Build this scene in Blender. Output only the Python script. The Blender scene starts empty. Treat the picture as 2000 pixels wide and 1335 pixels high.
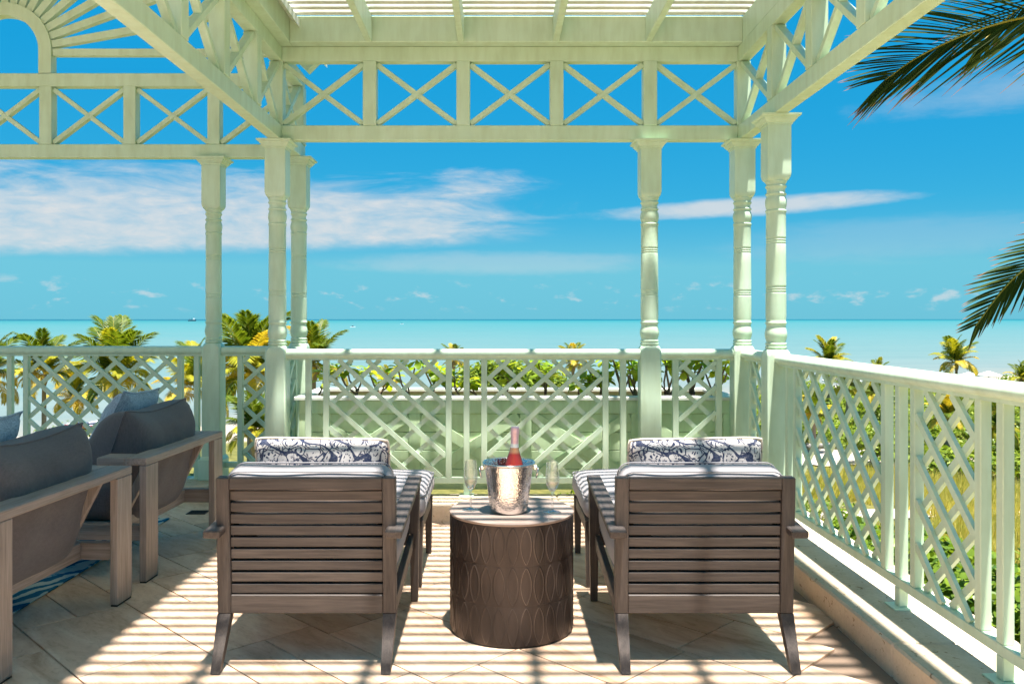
import bpy, math, random
import numpy as np
from mathutils import Vector, Matrix

random.seed(7)
rng = np.random.default_rng(11)
scene = bpy.context.scene
COL = scene.collection
R = math.radians

# ------------------------------------------------------------------ camera
F = 1650.0
CAMZ = 1.32
cam_d = bpy.data.cameras.new('camera')
cam = bpy.data.objects.new('camera', cam_d)
COL.objects.link(cam)
cam.location = (0, 0, CAMZ)
cam.rotation_euler = (R(90), 0, 0)
cam_d.sensor_fit = 'HORIZONTAL'
cam_d.sensor_width = 36
cam_d.lens = F / 2000 * 36
cam_d.shift_x = (1000 - 973) / 2000
cam_d.shift_y = (623 - 667.5) / 2000
cam_d.clip_start = 0.05
cam_d.clip_end = 200000
scene.camera = cam

# ------------------------------------------------------------------ light
SUN_A, SUN_B = 0.075, -0.17          # towards the sun: a little right, a little behind the camera
sun_vec = Vector((SUN_A, SUN_B, 1)).normalized()
sun_el = math.asin(sun_vec.z)
sun_az = math.atan2(sun_vec.x, sun_vec.y)
sd = bpy.data.lights.new('sun', 'SUN')
sd.energy = 3.3
sd.angle = R(1.15)
sd.color = (1.0, 0.96, 0.90)
so = bpy.data.objects.new('sun', sd)
COL.objects.link(so)
so.rotation_euler = (-sun_vec).to_track_quat('-Z', 'Y').to_euler()
so.location = (0, 0, 30)

world = bpy.data.worlds.new('World')
scene.world = world
world.use_nodes = True
SKY_STRENGTH = 0.07
SKY_GAIN = 1.72
CLOUD = (1.95, 2.07, 2.15, 1)

vs = scene.view_settings
vs.view_transform = 'Standard'
vs.look = 'None'
vs.exposure = 2.36
vs.gamma = 1.0
vs.use_curve_mapping = False
scene.render.engine = 'CYCLES'
scene.cycles.max_bounces = 10
scene.cycles.diffuse_bounces = 5
scene.cycles.transparent_max_bounces = 12
scene.cycles.use_denoising = True
scene.cycles.caustics_reflective = False
scene.cycles.caustics_refractive = False
scene.cycles.sample_clamp_indirect = 6.0


class NT:
    """small helper to wire shader nodes"""
    def __init__(self, tree):
        self.t = tree
        self.n = tree.nodes
        self.l = tree.links

    def new(self, typ, ins=None, **kw):
        nd = self.n.new(typ)
        for k, v in kw.items():
            setattr(nd, k, v)
        for k, v in (ins or {}).items():
            self.put(nd.inputs[k], v)
        return nd

    def put(self, sock, v):
        if isinstance(v, bpy.types.NodeSocket):
            self.l.new(v, sock)
        else:
            sock.default_value = v

    def math(self, op, a, b=None, c=None, clamp=False):
        nd = self.n.new('ShaderNodeMath')
        nd.operation = op
        nd.use_clamp = clamp
        for i, v in enumerate((a, b, c)):
            if v is not None:
                self.put(nd.inputs[i], v)
        return nd.outputs[0]

    def ramp(self, fac, stops, interp='LINEAR'):
        nd = self.n.new('ShaderNodeValToRGB')
        nd.color_ramp.interpolation = interp
        el = nd.color_ramp.elements
        while len(el) < len(stops):
            el.new(0.5)
        for e, (p, c) in zip(el, stops):
            e.position = p
            e.color = c if len(c) == 4 else (*c, 1)
        self.put(nd.inputs[0], fac)
        return nd.outputs[0]

    def smooth(self, v, a, b):
        nd = self.n.new('ShaderNodeMapRange')
        nd.interpolation_type = 'SMOOTHSTEP'
        self.put(nd.inputs['Value'], v)
        nd.inputs['From Min'].default_value = a
        nd.inputs['From Max'].default_value = b
        return nd.outputs[0]

    def mix(self, fac, a, b, blend='MIX'):
        nd = self.n.new('ShaderNodeMix')
        nd.data_type = 'RGBA'
        nd.blend_type = blend
        self.put(nd.inputs[0], fac)
        self.put(nd.inputs[6], a)
        self.put(nd.inputs[7], b)
        return nd.outputs[2]

    def noise(self, vec, scale, detail=4, rough=0.55, dist=0.0):
        nd = self.new('ShaderNodeTexNoise', {'Scale': scale, 'Detail': detail, 'Roughness': rough, 'Distortion': dist})
        if vec is not None:
            self.l.new(vec, nd.inputs['Vector'])
        return nd.outputs[0]

    def mapping(self, vec, scale=(1, 1, 1), rot=(0, 0, 0), loc=(0, 0, 0)):
        nd = self.new('ShaderNodeMapping')
        self.l.new(vec, nd.inputs['Vector'])
        nd.inputs['Scale'].default_value = scale
        nd.inputs['Rotation'].default_value = rot
        nd.inputs['Location'].default_value = loc
        return nd.outputs[0]


def rgba(c):
    return (*c, 1.0)


# ------------------------------------------------------------------ sky (world)
def build_sky():
    w = NT(world.node_tree)
    w.n.clear()
    out = w.new('ShaderNodeOutputWorld')
    bg = w.new('ShaderNodeBackground', {'Strength': SKY_STRENGTH})
    w.l.new(bg.outputs[0], out.inputs[0])
    sky = w.new('ShaderNodeTexSky')
    sky.sky_type = 'NISHITA'
    sky.sun_disc = False
    sky.sun_elevation = sun_el
    sky.sun_rotation = sun_az
    sky.altitude = 10
    sky.air_density = 1.0
    sky.dust_density = 0.3
    sky.ozone_density = 2.5
    # grade the clear sky: its whiteness (red against blue) picks the hue, as the photograph's deep cyan sky does
    rs_ = w.new('ShaderNodeSeparateColor', {0: sky.outputs[0]})
    white = w.math('DIVIDE', rs_.outputs[0], w.math('MAXIMUM', rs_.outputs[2], 0.001))
    lum = w.math('POWER', w.math('MAXIMUM', rs_.outputs[2], 0.001), 0.12)
    tint = w.ramp(white, [(0.15, (0.0, 0.37, 0.94)), (0.32, (0.0, 0.45, 0.98)), (0.52, (0.06, 0.58, 0.98)), (0.80, (0.22, 0.76, 0.97))])
    graded = w.new('ShaderNodeVectorMath', {0: tint, 'Scale': w.math('MULTIPLY', lum, SKY_GAIN)}, operation='SCALE').outputs[0]
    co = w.new('ShaderNodeTexCoord')
    sep = w.new('ShaderNodeSeparateXYZ', {0: co.outputs['Generated']})
    x, y, z = sep.outputs
    az = w.math('ARCTAN2', x, y)
    el = w.math('ARCSINE', z)
    # cloud coordinates
    def cvec(sa, se):
        return w.new('ShaderNodeCombineXYZ', {0: w.math('MULTIPLY', az, sa), 1: w.math('MULTIPLY', el, se), 2: 0.0}).outputs[0]
    n_big = w.noise(cvec(6, 34), 1.0, 7, 0.62, 0.6)
    n_fine = w.noise(cvec(30, 90), 1.0, 5, 0.6, 0.3)
    # long bank of cloud on the left
    v = w.math('SUBTRACT', el, w.math('MULTIPLY_ADD', az, 0.045, 0.097))
    low = w.smooth(w.math('ADD', v, w.math('MULTIPLY', w.math('SUBTRACT', n_fine, 0.5), 0.008)), -0.012, 0.006)
    thick = w.math('MULTIPLY_ADD', az, -0.05, 0.050)
    hi = w.math('SUBTRACT', 1.0, w.smooth(w.math('ADD', w.math('DIVIDE', v, thick), w.math('MULTIPLY', w.math('SUBTRACT', n_big, 0.5), 2.4)), 0.55, 1.45))
    side = w.math('SUBTRACT', 1.0, w.smooth(w.math('ADD', az, w.math('MULTIPLY', w.math('SUBTRACT', n_big, 0.5), 0.35)), -0.10, 0.07))
    left_end = w.smooth(az, -1.5, -0.8)
    body = w.math('MULTIPLY', w.math('MULTIPLY', low, hi), w.math('MULTIPLY', side, left_end))
    c1 = w.math('MULTIPLY', body, w.math('MULTIPLY_ADD', n_fine, 1.1, 0.22), clamp=True)
    # streak on the right
    def streak(a0, a1, e0, slope, h, amp, soft=0.95):
        ca, ha = (a0 + a1) / 2, (a1 - a0) / 2
        t = w.math('DIVIDE', w.math('SUBTRACT', az, ca), ha)
        vv = w.math('DIVIDE', w.math('SUBTRACT', el, w.math('MULTIPLY_ADD', w.math('SUBTRACT', az, ca), slope, e0)), h)
        d = w.math('ADD', w.math('MULTIPLY', t, t), w.math('MULTIPLY', vv, vv))
        d = w.math('ADD', d, w.math('MULTIPLY_ADD', w.math('SUBTRACT', n_big, 0.5), 2.0, w.math('MULTIPLY', w.math('SUBTRACT', n_fine, 0.5), 1.3)))
        return w.math('MULTIPLY', w.math('SUBTRACT', 1.0, w.smooth(d, 1 - soft, 1 + soft)), amp)
    c2 = streak(0.15, 0.43, 0.127, 0.03, 0.009, 0.85)
    c3 = streak(-0.16, 0.16, 0.066, 0.0, 0.012, 0.28)
    c4 = streak(0.28, 0.60, 0.085, 0.02, 0.020, 0.16)
    c5 = streak(0.45, 0.85, 0.235, 0.05, 0.02, 0.3)
    # fair weather puffs near the horizon
    n_puff = w.noise(cvec(26, 60), 1.0, 5, 0.6, 0.2)
    band = w.math('MULTIPLY', w.smooth(el, 0.004, 0.020), w.math('SUBTRACT', 1.0, w.smooth(el, 0.030, 0.055)))
    c6 = w.math('MULTIPLY', w.math('MULTIPLY', w.smooth(n_puff, 0.55, 0.72), band), 0.6)
    tot = c1
    for c in (c2, c3, c4, c5, c6):
        tot = w.math('SUBTRACT', 1.0, w.math('MULTIPLY', w.math('SUBTRACT', 1.0, tot), w.math('SUBTRACT', 1.0, c)))
    col = w.mix(tot, graded, CLOUD)
    w.l.new(col, bg.inputs[0])


build_sky()


# ------------------------------------------------------------------ materials
MATS = {}


def new_mat(name):
    m = bpy.data.materials.new(name)
    m.use_nodes = True
    t = NT(m.node_tree)
    t.n.clear()
    out = t.new('ShaderNodeOutputMaterial')
    MATS[name] = m
    return m, t, out


def principled(t, out, color, rough=0.5, metallic=0.0, spec=0.5, **kw):
    p = t.new('ShaderNodeBsdfPrincipled')
    t.put(p.inputs['Base Color'], color if isinstance(color, bpy.types.NodeSocket) else rgba(color))
    t.put(p.inputs['Roughness'], rough)
    p.inputs['Metallic'].default_value = metallic
    p.inputs['Specular IOR Level'].default_value = spec
    for k, v in kw.items():
        t.put(p.inputs[k.replace('_', ' ')], v)
    t.l.new(p.outputs[0], out.inputs[0])
    return p


def bump(t, p, height, strength=0.2, dist=0.01):
    b = t.new('ShaderNodeBump', {'Strength': strength, 'Distance': dist, 'Height': height})
    t.l.new(b.outputs[0], p.inputs['Normal'])
    return b


def coords(t, kind='Object'):
    return t.new('ShaderNodeTexCoord').outputs[kind]


def scale_col(t, col, fac_socket):
    return t.mix(1.0, col, fac_socket, 'MULTIPLY')


def mat_paint(name, c, rough=0.38, wear=0.12):
    m, t, out = new_mat(name)
    v = coords(t)
    n1 = t.noise(v, 1.7, 4)
    n2 = t.noise(t.mapping(v, (6, 6, 1.2)), 3.0, 5, 0.6)
    f = t.ramp(n1, [(0.3, (1 - wear, 1 - wear * .9, 1 - wear * 1.2)), (0.7, (1, 1, 1))])
    g = t.ramp(n2, [(0.25, (0.86, 0.85, 0.79)), (0.6, (1, 1, 1))])
    n5 = t.noise(t.mapping(v, (9, 9, 2.5)), 2.0, 6, 0.7, 0.5)
    stain = t.smooth(n5, 0.66, 0.76)
    col = scale_col(t, scale_col(t, rgba(c), f), g)
    col = t.mix(t.math('MULTIPLY', stain, 0.35), col, (0.36, 0.33, 0.20, 1))
    p = principled(t, out, col, rough, spec=0.35)
    n3 = t.noise(t.mapping(v, (90, 90, 14)), 1.0, 4)
    bump(t, p, n3, 0.12, 0.003)
    return m


mat_paint('mint_paint', (0.61, 0.745, 0.575), wear=0.15)
mat_paint('mint_paint_matt', (0.64, 0.80, 0.53), 0.5)  # greener planter coat, lightened to carry the open skylight on it
mat_paint('white_paint', (0.74, 0.77, 0.72), 0.45)
mat_paint('slat_paint', (0.80, 0.78, 0.72), 0.5, 0.25)  # whitened to carry the light bounced up under the slats


def mat_wood(name, c0, c1, axis, rough=0.55):
    m, t, out = new_mat(name)
    v = coords(t)
    info = t.new('ShaderNodeObjectInfo')
    off = t.new('ShaderNodeCombineXYZ', {0: t.math('MULTIPLY', info.outputs['Random'], 7.0), 1: t.math('MULTIPLY', info.outputs['Random'], 3.0), 2: t.math('MULTIPLY', info.outputs['Random'], 5.0)})
    vv = t.new('ShaderNodeVectorMath', {0: v, 1: off.outputs[0]}, operation='ADD').outputs[0]
    sc = [70, 70, 70]
    sc[axis] = 3.0
    n1 = t.noise(t.mapping(vv, tuple(sc)), 1.0, 6, 0.65, 0.4)
    sc2 = [260, 260, 260]
    sc2[axis] = 8
    n2 = t.noise(t.mapping(vv, tuple(sc2)), 1.0, 3, 0.6)
    n3 = t.noise(vv, 4.0, 3)
    f = t.math('ADD', t.math('MULTIPLY', n1, 0.65), t.math('MULTIPLY', n2, 0.35))
    col = t.ramp(f, [(0.32, c0), (0.5, tuple((a + b) / 2 for a, b in zip(c0, c1))), (0.68, c1)])
    g = t.ramp(t.math('ADD', t.math('MULTIPLY', n3, 0.6), t.math('MULTIPLY', info.outputs['Random'], 0.4)), [(0.25, (0.78, 0.78, 0.8)), (0.75, (1.12, 1.1, 1.08))])
    p = principled(t, out, scale_col(t, col, g), rough, spec=0.35)
    bump(t, p, f, 0.25, 0.002)
    return m


for ax, nm in enumerate('xyz'):
    mat_wood('teak_' + nm, (0.036, 0.029, 0.026), (0.112, 0.091, 0.079), ax)
    mat_wood('driftwood_' + nm, (0.20, 0.165, 0.14), (0.42, 0.36, 0.315), ax)
mat_wood('bark', (0.16, 0.12, 0.09), (0.42, 0.34, 0.27), 0, 0.9)


def mat_fabric(name, c, weave=900, var=0.15, rough=0.9, slub=0.0):
    m, t, out = new_mat(name)
    v = coords(t)
    n1 = t.noise(v, 3.0, 4)
    a = t.new('ShaderNodeTexWave', {'Vector': v, 'Scale': weave / 6.28, 'Distortion': 1.5, 'Detail': 1.0}).outputs[1]
    b = t.new('ShaderNodeTexWave', {'Vector': v, 'Scale': weave / 6.28, 'Distortion': 1.5, 'Detail': 1.0}, bands_direction='Z').outputs[1]
    n2 = t.noise(t.mapping(v, (40, 220, 220)), 1.0, 3)
    n3 = t.noise(t.mapping(v, (220, 40, 40)), 1.0, 3)
    f = t.ramp(n1, [(0.3, (1 - var,) * 3), (0.7, (1 + var * .4,) * 3)])
    g = t.ramp(t.math('MULTIPLY', t.math('ADD', n2, n3), 0.5), [(0.38, (1 - slub,) * 3), (0.62, (1 + slub,) * 3)])
    col = scale_col(t, scale_col(t, rgba(c), f), g)
    p = principled(t, out, col, rough, spec=0.15, Sheen_Weight=0.15)
    bump(t, p, t.math('ADD', t.math('ADD', a, b), t.math('ADD', n2, n3)), 0.15, 0.001)
    return m


mat_fabric('light_grey_fabric', (0.36, 0.33, 0.335))
mat_fabric('charcoal_fabric', (0.112, 0.104, 0.108), 900, 0.2, 0.9, 0.12)
mat_fabric('denim_fabric', (0.31, 0.385, 0.46), 700, 0.15, 0.9, 0.35)
mat_fabric('grey_piping', (0.26, 0.25, 0.26))
mat_fabric('cream_piping', (0.62, 0.55, 0.46))


def mat_paisley():
    m, t, out = new_mat('paisley_fabric')
    v0 = coords(t)
    wob = t.new('ShaderNodeTexNoise', {'Scale': 7.0, 'Detail': 2.0, 'Vector': v0})
    dv = t.new('ShaderNodeVectorMath', {0: wob.outputs[1], 1: (0.5, 0.5, 0.5)}, operation='SUBTRACT').outputs[0]
    dv = t.new('ShaderNodeVectorMath', {0: dv, 'Scale': 0.07}, operation='SCALE').outputs[0]
    v = t.new('ShaderNodeVectorMath', {0: v0, 1: dv}, operation='ADD').outputs[0]
    # flower medallions: rings round the cell centres
    vo = t.new('ShaderNodeTexVoronoi', {'Vector': v, 'Scale': 17.0, 'Randomness': 0.9})
    d = vo.outputs['Distance']
    rings = t.math('SINE', t.math('MULTIPLY', d, 27.0))
    rel = t.new('ShaderNodeVectorMath', {0: t.new('ShaderNodeVectorMath', {0: v, 'Scale': 17.0}, operation='SCALE').outputs[0],
                                         1: t.new('ShaderNodeVectorMath', {0: vo.outputs['Position'], 'Scale': 17.0}, operation='SCALE').outputs[0]}, operation='SUBTRACT').outputs[0]
    rs = t.new('ShaderNodeSeparateXYZ', {0: rel})
    ang = t.math('ARCTAN2', rs.outputs[2], rs.outputs[0])
    petals = t.math('SINE', t.math('MULTIPLY', ang, 9.0))
    ink1 = t.smooth(t.math('ADD', rings, t.math('MULTIPLY', petals, 0.45)), 0.72, 0.86)
    ve = t.new('ShaderNodeTexVoronoi', {'Vector': v, 'Scale': 17.0, 'Randomness': 0.9}, feature='DISTANCE_TO_EDGE')
    ink2 = t.math('SUBTRACT', 1.0, t.smooth(ve.outputs['Distance'], 0.025, 0.055))
    # small seeds
    vs_ = t.new('ShaderNodeTexVoronoi', {'Vector': t.mapping(v0, (1, 1, 0.6)), 'Scale': 60.0})
    ring2 = t.math('MULTIPLY', t.smooth(vs_.outputs['Distance'], 0.16, 0.22), t.math('SUBTRACT', 1.0, t.smooth(vs_.outputs['Distance'], 0.30, 0.36)))
    where = t.smooth(t.noise(v0, 9.0, 2), 0.44, 0.5)
    ink3 = t.math('MULTIPLY', ring2, where)
    # sweeping stems
    wv = t.new('ShaderNodeTexWave', {'Vector': v0, 'Scale': 3.6, 'Distortion': 9.0, 'Detail': 1.5, 'Detail Scale': 1.6}, bands_direction='DIAGONAL').outputs[1]
    ink4 = t.smooth(wv, 0.93, 0.965)
    gaps = t.smooth(t.noise(v0, 16.0, 2), 0.34, 0.40)
    ink = t.math('MAXIMUM', t.math('MULTIPLY', t.math('MAXIMUM', ink1, ink2), gaps), t.math('MAXIMUM', ink3, ink4))
    fade = t.noise(v0, 130, 2)
    ink = t.math('MULTIPLY', ink, t.math('MULTIPLY_ADD', fade, 0.4, 0.74), clamp=True)
    col = t.mix(ink, (0.55, 0.50, 0.47, 1), (0.012, 0.024, 0.065, 1))
    p = principled(t, out, col, 0.9, spec=0.15)
    n2 = t.noise(t.mapping(v0, (300, 300, 300)), 1.0, 2)
    bump(t, p, n2, 0.25, 0.001)


mat_paisley()


def mat_travertine():
    m, t, out = new_mat('travertine')
    v = coords(t)
    info = t.new('ShaderNodeObjectInfo')
    off = t.new('ShaderNodeVectorMath', {0: (13.0, 7.0, 3.0), 'Scale': info.outputs['Random']}, operation='SCALE').outputs[0]
    vv = t.new('ShaderNodeVectorMath', {0: v, 1: off}, operation='ADD').outputs[0]
    n1 = t.noise(t.mapping(vv, (2.0, 7.0, 1)), 1.3, 7, 0.62, 0.8)
    n2 = t.noise(t.mapping(vv, (9, 22, 1)), 1.5, 6, 0.7, 1.2)
    n3 = t.noise(vv, 22.0, 5, 0.7)
    base = t.ramp(n1, [(0.30, (0.48, 0.30, 0.19)), (0.46, (0.63, 0.44, 0.31)), (0.60, (0.70, 0.525, 0.39)), (0.75, (0.75, 0.60, 0.47))])
    f2 = t.ramp(n2, [(0.30, (0.80, 0.74, 0.68)), (0.5, (1, 1, 1)), (0.75, (1.05, 1.05, 1.05))])
    pits = t.smooth(n2, 0.30, 0.24)
    rnd = t.ramp(info.outputs['Random'], [(0.0, (0.80, 0.77, 0.74)), (0.5, (1, 0.99, 0.97)), (1.0, (1.07, 1.06, 1.05))])
    col = scale_col(t, scale_col(t, base, f2), rnd)
    col = t.mix(pits, col, (0.24, 0.14, 0.085, 1))
    rough = t.math('MULTIPLY_ADD', n3, 0.25, 0.38)
    p = principled(t, out, col, rough, spec=0.35)
    h = t.math('SUBTRACT', t.math('MULTIPLY', n3, 0.25), pits)
    bump(t, p, h, 0.25, 0.003)


mat_travertine()


def mat_coral():
    m, t, out = new_mat('coral_stone')
    v = coords(t)
    n1 = t.noise(v, 3.0, 5)
    n2 = t.noise(t.mapping(v, (26, 26, 34)), 1.0, 5, 0.7, 0.8)
    n3 = t.noise(v, 60.0, 4, 0.7)
    base = t.ramp(n1, [(0.3, (0.50, 0.40, 0.29)), (0.7, (0.64, 0.55, 0.43))])
    pits = t.smooth(n2, 0.40, 0.33)
    col = t.mix(pits, base, (0.24, 0.16, 0.09, 1))
    g = t.ramp(n3, [(0.3, (0.88, 0.87, 0.85)), (0.7, (1.04, 1.04, 1.04))])
    p = principled(t, out, scale_col(t, col, g), 0.85, spec=0.2)
    bump(t, p, t.math('SUBTRACT', t.math('MULTIPLY', n3, 0.3), pits), 0.5, 0.006)


mat_coral()


def mat_simple(name, c, rough=0.6, metallic=0.0, spec=0.5, var=0.12, nscale=8.0, bstr=0.0, **kw):
    m, t, out = new_mat(name)
    v = coords(t)
    n1 = t.noise(v, nscale, 4)
    f = t.ramp(n1, [(0.3, (1 - var,) * 3), (0.7, (1 + var * .5,) * 3)])
    p = principled(t, out, scale_col(t, rgba(c), f), rough, metallic, spec, **kw)
    if bstr:
        bump(t, p, t.noise(v, nscale * 6, 4), bstr, 0.004)
    return m


mat_simple('grout', (0.24, 0.165, 0.115), 0.9, bstr=0.3)
mat_simple('soil', (0.10, 0.065, 0.04), 1.0, nscale=20, var=0.4, bstr=0.8)
mat_simple('black_rubber', (0.012, 0.012, 0.012), 0.7)
mat_simple('slab_concrete', (0.40, 0.36, 0.30), 0.85, bstr=0.2)
mat_simple('black_steel', (0.02, 0.02, 0.02), 0.4, 0.6)
mat_simple('pink_foil', (0.80, 0.52, 0.56), 0.35, 0.35, var=0.1, nscale=90, bstr=0.25)
mat_simple('steel', (0.72, 0.69, 0.66), 0.13, 1.0, var=0.05)
mat_simple('roof_bounce_white', (0.75, 0.78, 0.70), 0.8)  # whitened so the unseen pavilion roof underside bounces more light


def mat_bronze():
    m, t, out = new_mat('bronze_glaze')
    v = coords(t)
    n1 = t.noise(t.mapping(v, (5, 5, 1.2)), 2.0, 5, 0.6)
    n2 = t.noise(v, 60, 4)
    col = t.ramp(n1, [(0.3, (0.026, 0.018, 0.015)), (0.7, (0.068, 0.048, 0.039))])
    geo = t.new('ShaderNodeNewGeometry')
    wear = t.smooth(geo.outputs['Pointiness'], 0.507, 0.53)
    col = t.mix(t.math('MULTIPLY', wear, t.math('MULTIPLY', t.smooth(n1, 0.42, 0.68), 0.42)), col, (0.28, 0.21, 0.17, 1))
    p = principled(t, out, col, t.math('MULTIPLY_ADD', n2, 0.2, 0.33), 0.35, 0.5)
    bump(t, p, n2, 0.08, 0.002)
    m, t, out = new_mat('bronze_top')
    v = coords(t)
    n1 = t.noise(v, 5.0, 5, 0.6)
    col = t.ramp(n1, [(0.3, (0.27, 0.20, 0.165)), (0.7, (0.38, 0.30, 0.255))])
    p = principled(t, out, col, 0.5, 0.0, 0.35)
    bump(t, p, t.noise(v, 50, 4), 0.06, 0.002)


mat_bronze()


def mat_hammered():
    m, t, out = new_mat('hammered_steel')
    v = coords(t)
    vo = t.new('ShaderNodeTexVoronoi', {'Vector': t.mapping(v, (1, 1, 1.0)), 'Scale': 170.0}, feature='SMOOTH_F1')
    n = t.noise(v, 30, 3)
    p = principled(t, out, (0.76, 0.72, 0.69), 0.12, 1.0)
    bump(t, p, t.math('ADD', vo.outputs['Distance'], t.math('MULTIPLY', n, 0.4)), 0.35, 0.004)


mat_hammered()


def mat_glass(name, c=(1, 1, 1), rough=0.0, ior=1.45):
    m, t, out = new_mat(name)
    g = t.new('ShaderNodeBsdfGlass', {'Color': rgba(c), 'Roughness': rough, 'IOR': ior})
    tr = t.new('ShaderNodeBsdfTransparent', {'Color': rgba(tuple(0.3 + 0.7 * x for x in c))})
    mx = t.new('ShaderNodeMixShader', {0: 0.45, 1: tr.outputs[0], 2: g.outputs[0]})
    t.l.new(mx.outputs[0], out.inputs[0])


mat_glass('clear_glass')
mat_glass('pale_rose_wine', (1.0, 0.90, 0.84), ior=1.33)


def mat_bottle():
    m, t, out = new_mat('rose_bottle_glass')
    v = coords(t)
    z = t.new('ShaderNodeSeparateXYZ', {0: v}).outputs[2]
    drops = t.new('ShaderNodeTexVoronoi', {'Vector': v, 'Scale': 130.0})
    dr = t.math('SUBTRACT', 1.0, t.smooth(drops.outputs['Distance'], 0.12, 0.34))
    col = t.ramp(t.smooth(z, 0.235, 0.25), [(0.0, (0.52, 0.045, 0.03)), (1.0, (0.80, 0.40, 0.20))])
    p = principled(t, out, col, 0.12, 0.0, 0.6, Transmission_Weight=0.35)
    bump(t, p, dr, 0.5, 0.003)


mat_bottle()


def mat_leaf(name, c0, c1, trans=0.45, rough=0.45, tipc=None, spec=0.4):
    """translucent leaf; colours vary leaf by leaf"""
    m, t, out = new_mat(name)
    geo = t.new('ShaderNodeNewGeometry')
    info = t.new('ShaderNodeObjectInfo')
    rnd = t.math('FRACT', t.math('ADD', geo.outputs['Random Per Island'], t.math('MULTIPLY', info.outputs['Random'], 3.7)))
    col = t.ramp(rnd, [(0.0, c0), (1.0, c1)])
    n = t.noise(coords(t), 2.2, 3)
    col = scale_col(t, col, t.ramp(n, [(0.3, (0.72, 0.75, 0.7)), (0.7, (1.15, 1.12, 1.1))]))
    if tipc:
        uv = t.new('ShaderNodeUVMap').outputs[0]
        s = t.new('ShaderNodeSeparateXYZ', {0: uv})
        tipm = t.smooth(s.outputs[0], 0.80, 0.95)
        col = t.mix(tipm, col, rgba(tipc))
    p = principled(t, out, col, rough, spec=spec * 0.5)
    tl = t.new('ShaderNodeBsdfTranslucent')
    tc = t.mix(1.0, col, (1.5, 1.35, 0.55, 1), 'MULTIPLY')
    t.l.new(tc, tl.inputs[0])
    mx = t.new('ShaderNodeMixShader', {0: trans, 1: p.outputs[0], 2: tl.outputs[0]})
    t.l.new(mx.outputs[0], out.inputs[0])
    return m


mat_leaf('palm_green', (0.06, 0.11, 0.010), (0.16, 0.21, 0.02), 0.45)
mat_leaf('palm_lime', (0.22, 0.25, 0.018), (0.42, 0.38, 0.03), 0.45)
mat_leaf('palm_yellow', (0.46, 0.38, 0.04), (0.58, 0.44, 0.06), 0.42)
mat_leaf('palm_dry', (0.42, 0.27, 0.10), (0.58, 0.40, 0.18), 0.25)
mat_leaf('palm_dark', (0.022, 0.04, 0.006), (0.065, 0.085, 0.014), 0.28, 0.6, (0.26, 0.13, 0.08), 0.12)
mat_leaf('naupaka_leaf', (0.17, 0.32, 0.025), (0.44, 0.50, 0.045), 0.55, 0.35)
mat_leaf('shrub_leaf', (0.06, 0.12, 0.012), (0.27, 0.34, 0.035), 0.35, 0.4)
mat_leaf('seagrape_leaf', (0.06, 0.13, 0.015), (0.22, 0.30, 0.03), 0.4, 0.35)
mat_leaf('dune_grass', (0.34, 0.36, 0.06), (0.62, 0.51, 0.14), 0.4, 0.7)
mat_simple('rachis', (0.42, 0.30, 0.03), 0.5)
mat_simple('stem_bark', (0.25, 0.17, 0.12), 0.9, var=0.35, nscale=30)


def mat_rug():
    m, t, out = new_mat('rug_weave')
    v = coords(t)
    wv = t.new('ShaderNodeTexWave', {'Vector': t.mapping(v, (1, 1, 1), (0, 0, R(28))), 'Scale': 3.2, 'Distortion': 6.0, 'Detail': 2.0, 'Detail Scale': 2.0}).outputs[1]
    n = t.noise(t.mapping(v, (60, 220, 1)), 1.0, 3)
    f = t.math('ADD', wv, t.math('MULTIPLY', t.math('SUBTRACT', n, 0.5), 0.7))
    col = t.ramp(f, [(0.35, (0.012, 0.12, 0.24)), (0.5, (0.03, 0.24, 0.38)), (0.58, (0.42, 0.52, 0.52))])
    p = principled(t, out, col, 0.95, spec=0.1)
    bump(t, p, n, 0.5, 0.004)


mat_rug()


def mat_sea():
    m, t, out = new_mat('sea_water')
    geo = t.new('ShaderNodeNewGeometry')
    s = t.new('ShaderNodeSeparateXYZ', {0: geo.outputs['Position']})
    # metres offshore
    d = t.math('ADD', t.math('MULTIPLY', t.math('ADD', s.outputs[0], 49.0), -0.513), t.math('MULTIPLY', t.math('SUBTRACT', s.outputs[1], 93.0), 0.858))
    streak = t.noise(t.mapping(geo.outputs['Position'], (0.0016, 0.011, 0)), 1.0, 4, 0.6)
    d2 = t.math('MULTIPLY', d, t.math('MULTIPLY_ADD', streak, 0.7, 0.65))
    u = t.math('DIVIDE', 200.0, t.math('ADD', t.math('MAXIMUM', d2, 0.0), 200.0))     # 1 at the shore, 0 far out
    col = t.ramp(u, [(0.0, (0.0, 0.058, 0.088)), (0.020, (0.0, 0.07, 0.098)), (0.036, (0.020, 0.140, 0.146)), (0.10, (0.048, 0.158, 0.160)),
                     (0.35, (0.082, 0.166, 0.162)), (0.72, (0.112, 0.172, 0.160)), (0.93, (0.150, 0.178, 0.16)), (1.0, (0.185, 0.185, 0.155))])
    rip = t.noise(t.mapping(geo.outputs['Position'], (0.010, 0.075, 0)), 1.0, 6, 0.65)
    chop = t.noise(t.mapping(geo.outputs['Position'], (0.15, 0.5, 0)), 1.0, 4, 0.6)
    tex = t.math('ADD', t.math('MULTIPLY', rip, 0.65), t.math('MULTIPLY', chop, 0.35))
    col = scale_col(t, col, t.ramp(tex, [(0.32, (0.70, 0.78, 0.81)), (0.5, (0.91, 0.91, 0.92)), (0.70, (1.04, 0.97, 0.96))]))
    p = principled(t, out, col, 0.35, spec=0.12)
    n = t.noise(t.mapping(geo.outputs['Position'], (0.25, 0.6, 0)), 1.0, 5, 0.6)
    bump(t, p, n, 0.25, 0.3)


mat_sea()


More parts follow.
